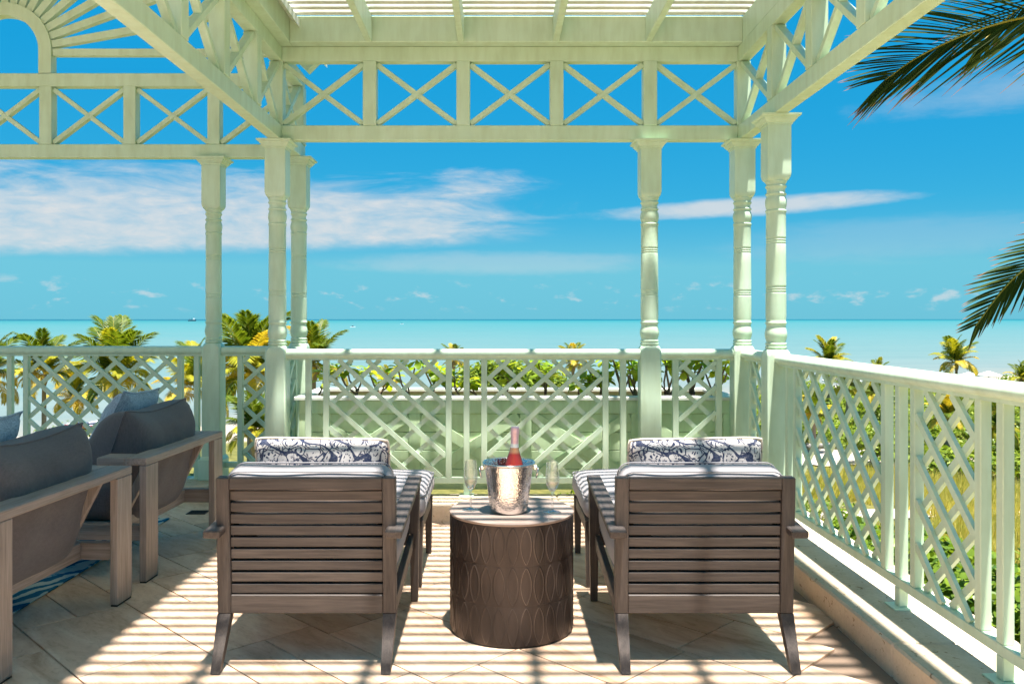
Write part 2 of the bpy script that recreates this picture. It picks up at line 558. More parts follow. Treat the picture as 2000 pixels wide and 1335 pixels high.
def mat_ground():
    m, t, out = new_mat('dune_ground')
    geo = t.new('ShaderNodeNewGeometry')
    pos = geo.outputs['Position']
    s = t.new('ShaderNodeSeparateXYZ', {0: pos})
    d = t.math('ADD', t.math('MULTIPLY', t.math('ADD', s.outputs[0], 49.0), -0.513), t.math('MULTIPLY', t.math('SUBTRACT', s.outputs[1], 93.0), 0.858))
    n1 = t.noise(pos, 0.12, 5, 0.6)
    n2 = t.noise(pos, 2.0, 5, 0.65)
    sand = t.ramp(n2, [(0.3, (0.30, 0.25, 0.20)), (0.7, (0.40, 0.345, 0.285))])
    soil = t.ramp(n2, [(0.3, (0.05, 0.06, 0.015)), (0.7, (0.17, 0.15, 0.045))])
    beach = t.smooth(t.math('ADD', d, t.math('MULTIPLY', t.math('SUBTRACT', n1, 0.5), 14)), -26.0, -18.0)
    patch = t.smooth(n1, 0.68, 0.74)
    col = t.mix(t.math('MAXIMUM', beach, patch), soil, sand)
    p = principled(t, out, col, 0.95, spec=0.1)
    bump(t, p, n2, 0.5, 0.08)
    m, t, out = new_mat('path_sand')
    v = coords(t)
    n2 = t.noise(v, 2.5, 5, 0.65)
    n3 = t.noise(v, 14, 3)
    col = t.ramp(n2, [(0.3, (0.32, 0.265, 0.22)), (0.7, (0.42, 0.365, 0.31))])
    p = principled(t, out, col, 0.95, spec=0.1)
    bump(t, p, t.math('ADD', n2, n3), 0.6, 0.05)


mat_ground()
mat_simple('hull_white', (0.75, 0.75, 0.76), 0.25)
mat_simple('hull_red', (0.45, 0.03, 0.04), 0.25)
mat_simple('hull_navy', (0.03, 0.045, 0.09), 0.3)
mat_simple('canvas_white', (0.80, 0.79, 0.76), 0.8)
mat_simple('canvas_orange', (0.75, 0.20, 0.04), 0.7)
mat_simple('ship_blue', (0.02, 0.06, 0.09), 0.6)
mat_simple('rock_grey', (0.30, 0.28, 0.27), 0.9, var=0.3)


# ------------------------------------------------------------------ mesh helpers
WM = {}      # world matrix of every root, so that parts can be written in world coordinates


def link(o, parent=None):
    COL.objects.link(o)
    if parent is not None:
        o.parent = parent
    return o


def root(name, label, cat, loc=(0, 0, 0), rz=0.0, group=None):
    o = bpy.data.objects.new(name, None)
    o.empty_display_size = 0.1
    COL.objects.link(o)
    o.location = loc
    o.rotation_euler = (0, 0, rz)
    WM[o.name] = Matrix.Translation(Vector(loc)) @ Matrix.Rotation(rz, 4, 'Z')
    tag(o, label, cat, group)
    return o


def tag(o, label=None, cat=None, group=None, kind=None):
    if label:
        o['label'] = label
    if cat:
        o['category'] = cat
    if group:
        o['group'] = group
    if kind:
        o['kind'] = kind
    return o


BOX_F = [(0, 3, 2, 1), (4, 5, 6, 7), (0, 1, 5, 4), (1, 2, 6, 5), (2, 3, 7, 6), (3, 0, 4, 7)]


def cbox_data(sx, sy, sz, b):
    """box with chamfered edges: 24 verts"""
    hx, hy, hz = sx / 2, sy / 2, sz / 2
    b = min(b, hx * .8, hy * .8, hz * .8)
    vid = {}
    V = []
    for X in (-1, 1):
        for Y in (-1, 1):
            for Z in (-1, 1):
                for ax in range(3):
                    p = [X * (hx - b), Y * (hy - b), Z * (hz - b)]
                    p[ax] = (X * hx, Y * hy, Z * hz)[ax]
                    vid[(X, Y, Z, ax)] = len(V)
                    V.append(tuple(p))
    Fc = []
    def face(ids):
        c = sum((Vector(V[i]) for i in ids), Vector()) / len(ids)
        n = (Vector(V[ids[1]]) - Vector(V[ids[0]])).cross(Vector(V[ids[2]]) - Vector(V[ids[1]]))
        Fc.append(tuple(ids) if n.dot(c) > 0 else tuple(reversed(ids)))
    for ax in range(3):
        o1, o2 = [a for a in range(3) if a != ax]
        for s in (-1, 1):
            ids = []
            for (p, q) in ((-1, -1), (1, -1), (1, 1), (-1, 1)):
                k = [0, 0, 0]
                k[ax], k[o1], k[o2] = s, p, q
                ids.append(vid[(*k, ax)])
            face(ids)
        for (p, q) in ((-1, -1), (1, -1), (1, 1), (-1, 1)):
            k0 = [0, 0, 0]
            k1 = [0, 0, 0]
            k0[ax], k1[ax] = -1, 1
            k0[o1] = k1[o1] = p
            k0[o2] = k1[o2] = q
            face([vid[(*k0, o1)], vid[(*k1, o1)], vid[(*k1, o2)], vid[(*k0, o2)]])
    for X in (-1, 1):
        for Y in (-1, 1):
            for Z in (-1, 1):
                face([vid[(X, Y, Z, 0)], vid[(X, Y, Z, 1)], vid[(X, Y, Z, 2)]])
    return V, Fc


class MB:
    def __init__(self):
        self.v = []
        self.f = []
        self.uv = None

    def add(self, V, Fc, M=None):
        n = len(self.v)
        if M is not None:
            V = [tuple(M @ Vector(p)) for p in V]
        self.v += list(V)
        self.f += [tuple(i + n for i in f) for f in Fc]
        return self

    def box(self, x0, x1, y0, y1, z0, z1, b=0.003, M=None):
        V, Fc = cbox_data(x1 - x0, y1 - y0, z1 - z0, b)
        T = Matrix.Translation(((x0 + x1) / 2, (y0 + y1) / 2, (z0 + z1) / 2))
        return self.add(V, Fc, (M @ T) if M is not None else T)

    def bar(self, p0, p1, w, h, up=(0, 0, 1), b=0.003, ext=0.0):
        """rectangular bar from p0 to p1; h across 'up', w across the other way"""
        p0, p1 = Vector(p0), Vector(p1)
        d = p1 - p0
        L = d.length + 2 * ext
        d.normalize()
        u = Vector(up)
        s = u.cross(d).normalized()
        u = d.cross(s).normalized()
        M = Matrix((( d.x, s.x, u.x, 0), (d.y, s.y, u.y, 0), (d.z, s.z, u.z, 0), (0, 0, 0, 1)))
        M.translation = (p0 + p1) / 2
        if b > 0:
            V, Fc = cbox_data(L, w, h, b)
        else:
            V = [(x * L / 2, y * w / 2, z * h / 2) for z in (-1, 1) for (x, y) in ((-1, -1), (1, -1), (1, 1), (-1, 1))]
            Fc = BOX_F
        return self.add(V, Fc, M)

    def taper(self, p0, s0, p1, s1):
        """square tapered post; p are (x,y,z) centres and s are (wx, wy)"""
        V = []
        for p, s in ((p0, s0), (p1, s1)):
            for (x, y) in ((-1, -1), (1, -1), (1, 1), (-1, 1)):
                V.append((p[0] + x * s[0] / 2, p[1] + y * s[1] / 2, p[2]))
        return self.add(V, BOX_F)

    def lathe(self, prof, n=32, M=None, cap0=True, cap1=True):
        V, Fc = [], []
        for (r, z) in prof:
            for i in range(n):
                a = 2 * math.pi * i / n
                V.append((r * math.cos(a), r * math.sin(a), z))
        for k in range(len(prof) - 1):
            for i in range(n):
                j = (i + 1) % n
                Fc.append((k * n + i, k * n + j, (k + 1) * n + j, (k + 1) * n + i))
        if cap0:
            Fc.append(tuple(reversed(range(n))))
        if cap1:
            Fc.append(tuple(range((len(prof) - 1) * n, len(prof) * n)))
        return self.add(V, Fc, M)

    def tube(self, pts, rad, n=8, closed=False):
        pts = [Vector(p) for p in pts]
        V, Fc = [], []
        m = len(pts)
        up = Vector((0, 0, 1))
        for k, p in enumerate(pts):
            a = pts[(k - 1) % m] if (closed or k > 0) else p
            c = pts[(k + 1) % m] if (closed or k < m - 1) else p
            d = (c - a).normalized()
            s = d.cross(up)
            if s.length < 1e-3:
                s = d.cross(Vector((0, 1, 0)))
            s.normalize()
            u = s.cross(d)
            r = rad[k] if isinstance(rad, (list, tuple)) else rad
            for i in range(n):
                t = 2 * math.pi * i / n
                V.append(tuple(p + s * (r * math.cos(t)) + u * (r * math.sin(t))))
        for k in range(m if closed else m - 1):
            q = (k + 1) % m
            for i in range(n):
                j = (i + 1) % n
                Fc.append((k * n + i, q * n + i, q * n + j, k * n + j))
        if not closed:
            Fc.append(tuple(range(n)))
            Fc.append(tuple(reversed(range((m - 1) * n, m * n))))
        return self.add(V, Fc)

    def extrude(self, prof, p0, p1):
        """closed profile [(n, z)] swept along the horizontal line p0 -> p1 (n to the left of travel)"""
        p0, p1 = Vector(p0), Vector(p1)
        d = (p1 - p0).normalized()
        s = Vector((-d.y, d.x, 0))
        n = len(prof)
        V = [tuple(p + s * a + Vector((0, 0, z))) for p in (p0, p1) for (a, z) in prof]
        Fc = [(i, (i + 1) % n, n + (i + 1) % n, n + i) for i in range(n)]
        Fc += [tuple(reversed(range(n))), tuple(range(n, 2 * n))]
        return self.add(V, Fc)

    def mesh(self, name, smooth=None):
        me = bpy.data.meshes.new(name)
        me.from_pydata(self.v, [], self.f)
        if smooth is not None:
            me.shade_smooth()
            me.set_sharp_from_angle(angle=R(smooth))
        me.update()
        return me

    def build(self, name, mat, parent=None, smooth=None, local=False):
        """world coordinates unless local; the mesh is stored relative to the parent's root"""
        if parent is not None and not local and parent.name in WM:
            Mi = WM[parent.name].inverted()
            self.v = [tuple(Mi @ Vector(p)) for p in self.v]
        me = self.mesh(name, smooth)
        me.materials.append(MATS[mat] if isinstance(mat, str) else mat)
        o = bpy.data.objects.new(name, me)
        link(o, parent)
        if parent is not None and parent.name in WM:
            WM[o.name] = WM[parent.name]
        return o


def inst(name, me, parent, M):
    o = bpy.data.objects.new(name, me)
    link(o, parent)
    o.matrix_basis = M
    return o


def mesh_mat(mb, name, mat, smooth=None):
    me = mb.mesh(name, smooth)
    me.materials.append(MATS[mat])
    return me


def copy_tree(o, parent=None):
    c = o.copy()
    COL.objects.link(c)
    if parent is not None:
        c.parent = parent
        c.matrix_parent_inverse = Matrix()
    for ch in list(o.children):
        copy_tree(ch, c)
    return c


def rounded_box(w, d, h, r, n=14, bulge=(0.0, 0.0, 0.0), wrinkle=0.0, seed=0):
    """soft block: subdivided cube pushed onto a rounded box; returns V, F centred on the origin"""
    half = np.array((w, d, h)) / 2
    rr = np.random.default_rng(seed)
    ph = rr.uniform(0, 6.28, (6, 3))
    fr = rr.uniform(7, 22, (6, 3))
    vid = {}
    V, Fc = [], []
    def put(p):
        key = tuple(int(round(c * 2 * n)) for c in p)
        if key in vid:
            return vid[key]
        g = np.array([math.sin(c * math.pi / 2) * .55 + c * .45 for c in p])
        q = g * half
        inner = half - min(r, half.min() * 0.98)
        cl = np.clip(q, -inner, inner)
        dv = q - cl
        # direction on the unit cube shell
        e = np.where(np.abs(p) > 0.9999, np.sign(p) * 1.0, 0)
        ln = np.linalg.norm(dv)
        P = cl + (dv / ln * min(r, half.min() * 0.98) if ln > 1e-9 else 0)
        u = p
        P = P + np.array([
            bulge[0] * math.copysign(1, u[0]) * abs(u[0]) * (1 - u[1] ** 2) * (1 - u[2] ** 2),
            bulge[1] * math.copysign(1, u[1]) * abs(u[1]) * (1 - u[0] ** 2) * (1 - u[2] ** 2),
            bulge[2] * math.copysign(1, u[2]) * abs(u[2]) * (1 - u[0] ** 2) * (1 - u[1] ** 2)])
        if wrinkle:
            wv = sum(math.sin(fr[k] @ P + ph[k][0]) for k in range(6)) / 6
            P = P + wrinkle * wv * np.array(u) / max(1e-6, np.abs(u).max())
        vid[key] = len(V)
        V.append(tuple(P))
        return vid[key]
    g = np.linspace(-1, 1, n + 1)
    for ax in range(3):
        o1, o2 = [(1, 2), (2, 0), (0, 1)][ax]
        for s in (-1, 1):
            for i in range(n):
                for j in range(n):
                    ids = []
                    for (a, b) in ((i, j), (i + 1, j), (i + 1, j + 1), (i, j + 1)):
                        p = np.zeros(3)
                        p[ax] = s
                        p[o1] = g[a]
                        p[o2] = g[b]
                        ids.append(put(p))
                    Fc.append(tuple(ids) if s > 0 else tuple(reversed(ids)))
    return V, Fc


def pillow_data(w, h, t, n=22, pinch=0.06, seed=0, rnd=0.0, ex=4, amp=1.0):
    """throw pillow standing in the XZ plane, thickness along Y"""
    rr = np.random.default_rng(seed)
    ph = rr.uniform(0, 6.28, 8)
    V, Fc = [], []
    edge = []
    for side in (1, -1):
        for i in range(n + 1):
            for j in range(n + 1):
                u, v = -1 + 2 * i / n, -1 + 2 * j / n
                x = u * w / 2 * (1 - pinch * (1 - v * v) - rnd * v ** 6)
                z = v * h / 2 * (1 - pinch * (1 - u * u) - rnd * 1.6 * u ** 8)
                th = t / 2 * ((1 - abs(u) ** ex) * (1 - v ** 4)) ** 0.55
                wr = 0.010 * math.sin(5 * u + 7 * v + ph[0]) * math.sin(6 * v - 4 * u + ph[1]) * (1 - u * u) * (1 - v * v)
                wr += 0.006 * math.sin(13 * u * v + ph[2] + 9 * u) * (1 - u ** 4) * (1 - v ** 4)
                V.append((x, side * th + wr * amp, z))
    N = (n + 1) ** 2
    for i in range(n):
        for j in range(n):
            a = i * (n + 1) + j
            q = (a, a + 1, a + n + 2, a + n + 1)
            Fc.append(q)
            Fc.append(tuple(k + N for k in reversed(q)))
    loop = [(i, 0) for i in range(n)] + [(n, j) for j in range(n)] + [(i, n) for i in range(n, 0, -1)] + [(0, j) for j in range(n, 0, -1)]
    pts = [V[i * (n + 1) + j] for i, j in loop]
    pts = [(p[0] * 1.005, 0, p[2] * 1.005) for p in pts]
    return V, Fc, pts


# ------------------------------------------------------------------ setting: sea, land
def shore_d(x, y):
    return (x + 49.0) * -0.513 + (y - 93.0) * 0.858


def ground_z(x, y):
    d = shore_d(x, y)
    t = min(1, max(0, (d + 45) / 45))
    t = t * t * (3 - 2 * t)
    z = -9.6 + t * (-11.03 + 9.6)
    if d > 0:
        z -= min(1.6, d * 0.05)
    z += 0.35 * math.sin(x * 0.11 + 1.3) * math.sin(y * 0.09) * (1 - t)
    return z


mb = MB()
S = 90000
mb.add([(-S, -400, -11.0), (S, -400, -11.0), (S, S, -11.0), (-S, S, -11.0)], [(0, 1, 2, 3)])
tag(mb.build('sea', 'sea_water'), kind='structure')

mb = MB()
xs = np.linspace(-190, 330, 131)
ys = np.linspace(-30, 330, 91)
V = [(x, y, ground_z(x, y)) for y in ys for x in xs]
nx = len(xs)
Fc = [(j * nx + i, j * nx + i + 1, (j + 1) * nx + i + 1, (j + 1) * nx + i) for j in range(len(ys) - 1) for i in range(nx - 1)]
mb.add(V, Fc)
g_o = mb.build('ground', 'dune_ground', smooth=60)
tag(g_o, kind='structure')

# ------------------------------------------------------------------ balcony floor
XRAIL = 1.69
XL, XR = -1.51, 1.67          # centre lines of the pergola sides
YA, YB = 5.78, 6.40           # back line of this terrace, back line of the terrace on the left

mb = MB()
mb.box(-7.0, 2.02, -4.0, 5.80, -0.30, -0.012, 0.002)
mb.box(-7.0, -1.32, 5.80, 6.52, -0.30, -0.012, 0.002)
floor = mb.build('floor', 'grout')
tag(floor, kind='structure')
WM[floor.name] = Matrix()

TS = 0.45
def tile_mesh(a, b):
    m_ = MB()
    V, Fc = cbox_data(a - 0.006, b - 0.006, 0.012, 0.0015)
    m_.add(V, Fc, Matrix.Translation((0, 0, -0.006)))
    return mesh_mat(m_, 'tile', 'travertine')
tile_kinds = {k: tile_mesh(*k) for k in ((0.675, 0.45), (0.45, 0.45), (0.675, 0.225), (0.45, 0.225))}
c45 = math.sqrt(0.5)
n_t = 0
for row in range(-2, 16):
    # rows run along direction (1,-1); v counts across them
    v0 = 2.20 * c45 - 3 * TS + (row - 4) * TS
    u = -8.0 + random.random() * 0.6
    while u < 6.5:
        L = random.choice((0.675, 0.45, 0.675))
        split = random.random() < 0.35
        for k in ((0.225, 0.225) if split else (0.45,)):
            off = 0 if not split else None
        parts = [(v0 + 0.225, 0.45)] if not split else [(v0 + 0.1125, 0.225), (v0 + 0.3375, 0.225)]
        for vc, wd in parts:
            uc = u + L / 2
            x = (uc + vc) * c45
            y = (-uc + vc) * c45
            inside = (-4.9 < x < 1.50 and 2.2 < y < 5.62) or (-4.9 < x < -1.75 and 5.5 < y < 6.2)
            if inside:
                o = inst('tile', tile_kinds[(L, wd)], floor, Matrix.Translation((x, y, 0.0)) @ Matrix.Rotation(R(-45), 4, 'Z'))
                n_t += 1
        u += L

mb = MB()
mb.box(-7.0, 1.46, -4.0, 1.85, -0.011, -0.001, 0.002)
mb.build('paving', 'travertine', floor)
mb = MB()
mb.box(-7.0, 2.0, -4.3, -4.0, -0.3, 4.2, 0.01)  # unseen wall, added behind the camera to bounce light into the shade
tag(mb.build('bounce_wall', 'white_paint'), 'unseen white house wall added behind the camera to bounce light into the shade', 'wall')
mb = MB()
mb.box(-7.0, -4.95, 1.86, 6.1, -0.011, -0.001, 0.002)
mb.build('paving', 'travertine', floor)
# floor drain
mb = MB()
mb.box(-2.115, -1.985, 5.72, 5.82, -0.004, 0.004, 0.001)
dr = root('floor_drain', 'small black slotted drain set in the tiles beside the far club chair', 'drain', (-2.05, 5.77, 0))
mb = MB()
mb.box(-2.115, -1.985, 5.715, 5.722, 0.0005, 0.005, 0.001).box(-2.115, -1.985, 5.818, 5.825, 0.0005, 0.005, 0.001)
mb.box(-2.115, -2.108, 5.722, 5.818, 0.0005, 0.005, 0.001).box(-1.992, -1.985, 5.722, 5.818, 0.0005, 0.005, 0.001)
mb.build('frame', 'black_steel', dr)
mb = MB()
for k in range(7):
    y = 5.728 + k * 0.013
    mb.box(-2.108, -1.992, y, y + 0.006, 0.001, 0.004, 0.0005)
mb.box(-2.108, -1.992, 5.722, 5.818, 0.0002, 0.0012, 0.0002)
mb.build('grille', 'black_rubber', dr)

# kerb of coral stone round the terrace, laid in lengths
kerb = root('kerb', None, None, (0, 0, 0))
tag(kerb, kind='structure')
KZ = 0.115
def kerb_run(axis, a0, a1, b0, b1, n):
    L = (a1 - a0) / n
    for k in range(n):
        m_ = MB()
        s, e = a0 + k * L + 0.0015, a0 + (k + 1) * L - 0.0015
        if axis == 'x':
            m_.box(s, e, b0, b1, -0.1, KZ, 0.009)
        else:
            m_.box(b0, b1, s, e, -0.1, KZ, 0.009)
        m_.build('kerb_stone', 'coral_stone', kerb)
kerb_run('x', -1.72, 1.462, 5.50, 5.84, 3)
kerb_run('y', -3.6, 5.84, 1.465, 1.95, 7)
kerb_run('y', 5.845, 6.10, -1.72, -1.36, 1)
kerb_run('x', -6.9, -1.36, 6.105, 6.52, 5)

# the storey below and the ledge that carries the planter
mb = MB()
mb.box(-7.0, 2.0, -4.0, 6.55, -9.9, -0.302, 0.01)
mb.box(-1.30, 1.98, 5.86, 6.95, -2.0, -0.55, 0.01)
mb.box(-1.30, 1.98, 6.56, 6.95, -9.9, -2.002, 0.01)
bld = mb.build('building', 'slab_concrete')
tag(bld, 'pale concrete storeys under the balcony terrace', 'building')

# ------------------------------------------------------------------ pergola
perg = root('pergola', 'pale green timber pergola with turned columns, cross braced frieze and slatted roof over the loungers', 'pergola', (0.08, 5.78, 0))
pav = root('gable_pavilion', 'pale green pavilion front on the left with sunburst rays round an arch', 'pavilion', (-3.725, 6.40, 0))

ZB0, ZB1, ZT0, ZT1 = 2.535, 2.636, 3.071, 3.170
BT = 0.08                                   # beam thickness


def column(cx, cy, parent, zfoot=KZ):
    w = 0.14
    cap_parent = None
    # pedestal: plinth, square die, arched chamfer at the top
    m_ = MB()
    m_.box(cx - 0.088, cx + 0.088, cy - 0.088, cy + 0.088, zfoot - 0.002, zfoot + 0.155, 0.006)
    h = w / 2
    # sloped shoulder of the plinth
    V = []
    for (s, z) in ((0.085, zfoot + 0.155), (0.0715, zfoot + 0.175)):
        V += [(cx + a * s, cy + b * s, z) for (a, b) in ((-1, -1), (1, -1), (1, 1), (-1, 1))]
    m_.add(V, BOX_F)
    # die with four arched faces: straight to 1.085, then rounded shoulders
    nseg = 8
    rings = [(h, zfoot + 0.17), (h, 1.098)]
    V, Fc = [], []
    zt = 1.145
    ring_pts = []
    for k in range(nseg + 1):
        a = k / nseg * math.pi / 2
        s = h - 0.022 * (1 - math.cos(a))
        z = 1.098 + (zt - 1.098) * math.sin(a)
        ring_pts.append((s, z))
    allr = [rings[0]] + ring_pts
    for (s, z) in allr:
        ch = 0.002 + (h - s) * 0.9 + max(0, (z - 1.07)) * 0.35
        c = s - ch
        V += [(cx + x, cy + y, z) for (x, y) in ((-c, -s), (c, -s), (s, -c), (s, c), (c, s), (-c, s), (-s, c), (-s, -c))]
    for k in range(len(allr) - 1):
        for i in range(8):
            j = (i + 1) % 8
            Fc.append((k * 8 + i, k * 8 + j, (k + 1) * 8 + j, (k + 1) * 8 + i))
    Fc.append(tuple(range((len(allr) - 1) * 8, len(allr) * 8)))
    m_.add(V, Fc)
    colm = m_.build('column', 'mint_paint', parent, smooth=35)
    # turned shaft
    P = [(0.050, 1.140), (0.062, 1.146), (0.0635, 1.152), (0.062, 1.158), (0.056, 1.160), (0.056, 1.163), (0.0605, 1.166), (0.062, 1.172), (0.0605, 1.178), (0.055, 1.181),
         (0.0555, 1.186), (0.060, 1.200), (0.0645, 1.222), (0.0645, 1.238), (0.060, 1.258), (0.0565, 1.275), (0.056, 1.287), (0.060, 1.291), (0.0625, 1.297), (0.060, 1.303), (0.0575, 1.306),
         (0.0585, 1.318), (0.0600, 1.345), (0.0595, 1.470)]
    def grooves(z, r):
        out = [(r, z)]
        for k in range(3):
            zz = z + 0.004 + k * 0.0145
            out += [(r * 0.985, zz), (r * 0.93, zz + 0.004), (r * 0.985, zz + 0.008), (r * 1.005, zz + 0.011)]
        return out + [(r, z + 0.050)]
    P += grooves(1.475, 0.0595) + [(0.059, 1.60), (0.0585, 1.70)] + grooves(1.765, 0.0580) + [(0.058, 1.86), (0.0575, 1.952)]
    P += [(0.0585, 1.958), (0.0605, 1.962), (0.062, 1.967), (0.0605, 1.972), (0.056, 1.976), (0.0575, 1.985), (0.061, 1.998), (0.063, 2.015), (0.0625, 2.030), (0.059, 2.045), (0.054, 2.056),
          (0.054, 2.060), (0.060, 2.064), (0.0615, 2.069), (0.060, 2.074), (0.054, 2.078), (0.053, 2.092), (0.055, 2.104), (0.060, 2.108), (0.0625, 2.114), (0.060, 2.120), (0.056, 2.123), (0.056, 2.130), (0.062, 2.138), (0.064, 2.146), (0.060, 2.152)]
    m_ = MB()
    m_.lathe(P, 32, Matrix.Translation((cx, cy, 0)))
    m_.build('shaft', 'mint_paint', colm, smooth=50)
    # upper block, rounded under at the corners, and moulded cap
    m_ = MB()
    V, Fc = [], []
    lv = []
    for k in range(7):
        a = k / 6 * math.pi / 2
        lv.append((h - 0.026 * (1 - math.sin(a)), 2.140 + 0.05 * (1 - math.cos(a))))
    lv.append((h, 2.49))
    for (s, z) in lv:
        c = s - 0.0025 - (h - s) * 1.1
        V += [(cx + x, cy + y, z) for (x, y) in ((-c, -s), (c, -s), (s, -c), (s, c), (c, s), (-c, s), (-s, c), (-s, -c))]
    for k in range(len(lv) - 1):
        for i in range(8):
            j = (i + 1) % 8
            Fc.append((k * 8 + i, k * 8 + j, (k + 1) * 8 + j, (k + 1) * 8 + i))
    Fc += [tuple(reversed(range(8))), tuple(range((len(lv) - 1) * 8, len(lv) * 8))]
    m_.add(V, Fc)
    m_.build('block', 'mint_paint', colm, smooth=35)
    m_ = MB()
    prof = [(0.069, 2.474), (0.076, 2.476), (0.077, 2.486), (0.084, 2.489), (0.090, 2.498), (0.098, 2.507), (0.100, 2.515), (0.110, 2.518), (0.115, 2.524), (0.116, 2.5335)]
    V, Fc = [], []
    for (s, z) in prof:
        V += [(cx + a * s, cy + b * s, z) for (a, b) in ((-1, -1), (1, -1), (1, 1), (-1, 1))]
    for k in range(len(prof) - 1):
        for i in range(4):
            j = (i + 1) % 4
            Fc.append((k * 4 + i, k * 4 + j, (k + 1) * 4 + j, (k + 1) * 4 + i))
    Fc += [(3, 2, 1, 0), tuple(range((len(prof) - 1) * 4, len(prof) * 4))]
    m_.add(V, Fc)
    m_.build('capital', 'mint_paint', colm)
    return colm


for (cx, cy) in ((XL, YA), (1.035, YA), (XR, YA), (XR, 5.08), (XR, 2.27), (XL, 2.27)):
    column(cx, cy, perg)
for (cx, cy) in ((-2.155, YB), (XL, YB), (-5.30, YB)):
    column(cx, cy, pav)


def frieze(parent, horiz, fixed, stops, gaps=True, skip_ends=(False, False), wv=0.092):
    """posts at the stops and crossed braces between them. horiz 'x' or 'y' gives the run"""
    for i, s in enumerate(stops):
        if (i == 0 and skip_ends[0]) or (i == len(stops) - 1 and skip_ends[1]):
            continue
        m_ = MB()
        t = BT / 2 + 0.004
        if horiz == 'x':
            m_.box(s - wv / 2, s + wv / 2, fixed - t, fixed + t, ZB1, ZT0, 0.003)
        else:
            m_.box(fixed - t, fixed + t, s - wv / 2, s + wv / 2, ZB1, ZT0, 0.003)
        m_.build('frieze_post', 'mint_paint', parent)
    for a, b in zip(stops[:-1], stops[1:]):
        lo, hi = min(a, b) + wv / 2, max(a, b) - wv / 2
        for flip, dep in ((0, 0.050), (1, 0.042)):
            z0, z1 = (ZB1, ZT0) if not flip else (ZT0, ZB1)
            dz = 0.016 if z1 > z0 else -0.016
            m_ = MB()
            if horiz == 'x':
                m_.bar((lo + 0.002, fixed, z0 + dz), (hi - 0.002, fixed, z1 - dz), dep, 0.034, b=0.002)
            else:
                m_.bar((fixed, lo + 0.002, z0 + dz), (fixed, hi - 0.002, z1 - dz), dep, 0.034, b=0.002)
            m_.build('cross_brace', 'mint_paint', parent)


def beam(parent, name, x0, x1, y0, y1, z0, z1, mat='mint_paint'):
    m_ = MB()
    m_.box(x0, x1, y0, y1, z0, z1, 0.004)
    return m_.build(name, mat, parent)


YE = 2.2  # roof stops short out of view, leaving open floor to bounce sunlight
xs_back = [XL + (XR - XL) / 5 * k for k in range(6)]
for z0, z1 in ((ZB0, ZB1), (ZT0, ZT1)):
    beam(perg, 'beam', XL + BT / 2, XR - BT / 2, YA - BT / 2, YA + BT / 2, z0, z1)
    beam(perg, 'beam', XR - BT / 2, XR + BT / 2, YE, YA + BT / 2, z0, z1)
    beam(perg, 'beam', XL - BT / 2, XL + BT / 2, YE, YB - BT / 2, z0, z1)
    beam(pav, 'beam', -6.2, XL + BT / 2, YB - BT / 2, YB + BT / 2, z0, z1)
frieze(perg, 'x', YA, xs_back)
ys_r = [YA, 5.07] + [4.43 - 0.635 * k for k in range(4)]
frieze(perg, 'y', XR, ys_r, skip_ends=(True, False))
ys_l = [YA] + [5.19 - 0.615 * k for k in range(5)]
frieze(perg, 'y', XL, ys_l, skip_ends=(True, False))
frieze(perg, 'y', XL, [YB, YA], skip_ends=(True, True))
xs_b = [XL - 0.633 * k for k in range(8)]
frieze(pav, 'x', YB, xs_b)

# ring beam, rafters and slats of the roof
beam(perg, 'ring_beam', -1.396, XR - 0.036, 5.647, YA + 0.03, ZT1 + 0.001, 3.345)
beam(perg, 'ring_beam', XR - 0.036, XR + 0.045, YE, YA + 0.03, ZT1 + 0.001, 3.345)
beam(perg, 'ring_beam', XL - 0.045, -1.396, YE, YA + 0.03, ZT1 + 0.001, 3.345)
for x in (-0.866, -0.250, 0.387, 1.006):
    beam(perg, 'rafter', x - 0.0215, x + 0.0215, YE, 5.647, ZT1 + 0.003, 3.343)
slat_me = mesh_mat(MB().box(-1.55, 1.655, -0.0262, 0.0262, 0, 0.019, 0.0025), 'slat', 'slat_paint')
Mi = WM[perg.name].inverted()
k = 0
y = 5.618
while y > YE + 0.05:
    inst('slat', slat_me, perg, Mi @ Matrix.Translation((0, y, 3.3465 + random.uniform(0, 0.001))))
    y -= 0.098
    k += 1

# arch and sunburst of the pavilion gable
cxp, zsp, r0, r1 = -3.725, 3.345, 0.263, 0.358
m_ = MB()
prof = []
npt = 40
V, Fc = [], []
ring = [(-1, ZT1 + 0.001)] + [('a', math.pi - math.pi * i / npt) for i in range(npt + 1)] + [(1, ZT1 + 0.001)]
for it in ring:
    if it[0] == 'a':
        c, s = math.cos(it[1]), math.sin(it[1])
        pr = [(cxp + r0 * c, zsp + r0 * s), (cxp + r1 * c, zsp + r1 * s)]
    else:
        pr = [(cxp + it[0] * r0, it[1]), (cxp + it[0] * r1, it[1])]
    for yy in (YB - 0.042, YB + 0.042):
        for (x, z) in pr:
            V.append((x, yy, z))
for k in range(len(ring) - 1):
    a, b = k * 4, (k + 1) * 4
    Fc += [(a, a + 1, b + 1, b), (a + 2, b + 2, b + 3, a + 3), (a, b, b + 2, a + 2), (a + 1, a + 3, b + 3, b + 1)]
m_.add(V, Fc)
m_.build('arch', 'mint_paint', pav, smooth=30)
for i in range(0, 19):
    a = R(10 * i)
    c, s = math.cos(a), math.sin(a)
    # length to the gable rafters (slope 1, foot at x = cxp +- 2.25)
    L = 2.17 / (abs(c) + abs(s)) if s > 0.02 else 2.12
    m_ = MB()
    m_.bar((cxp + (r1 + 0.002) * c, YB, zsp - 0.012 + (r1 + 0.002) * s), (cxp + L * c, YB, zsp - 0.012 + L * s), 0.05, 0.054, up=(-s, 0, c) if abs(c) < 1 else (0, 0, 1), b=0.002)
    m_.build('ray', 'mint_paint', pav)
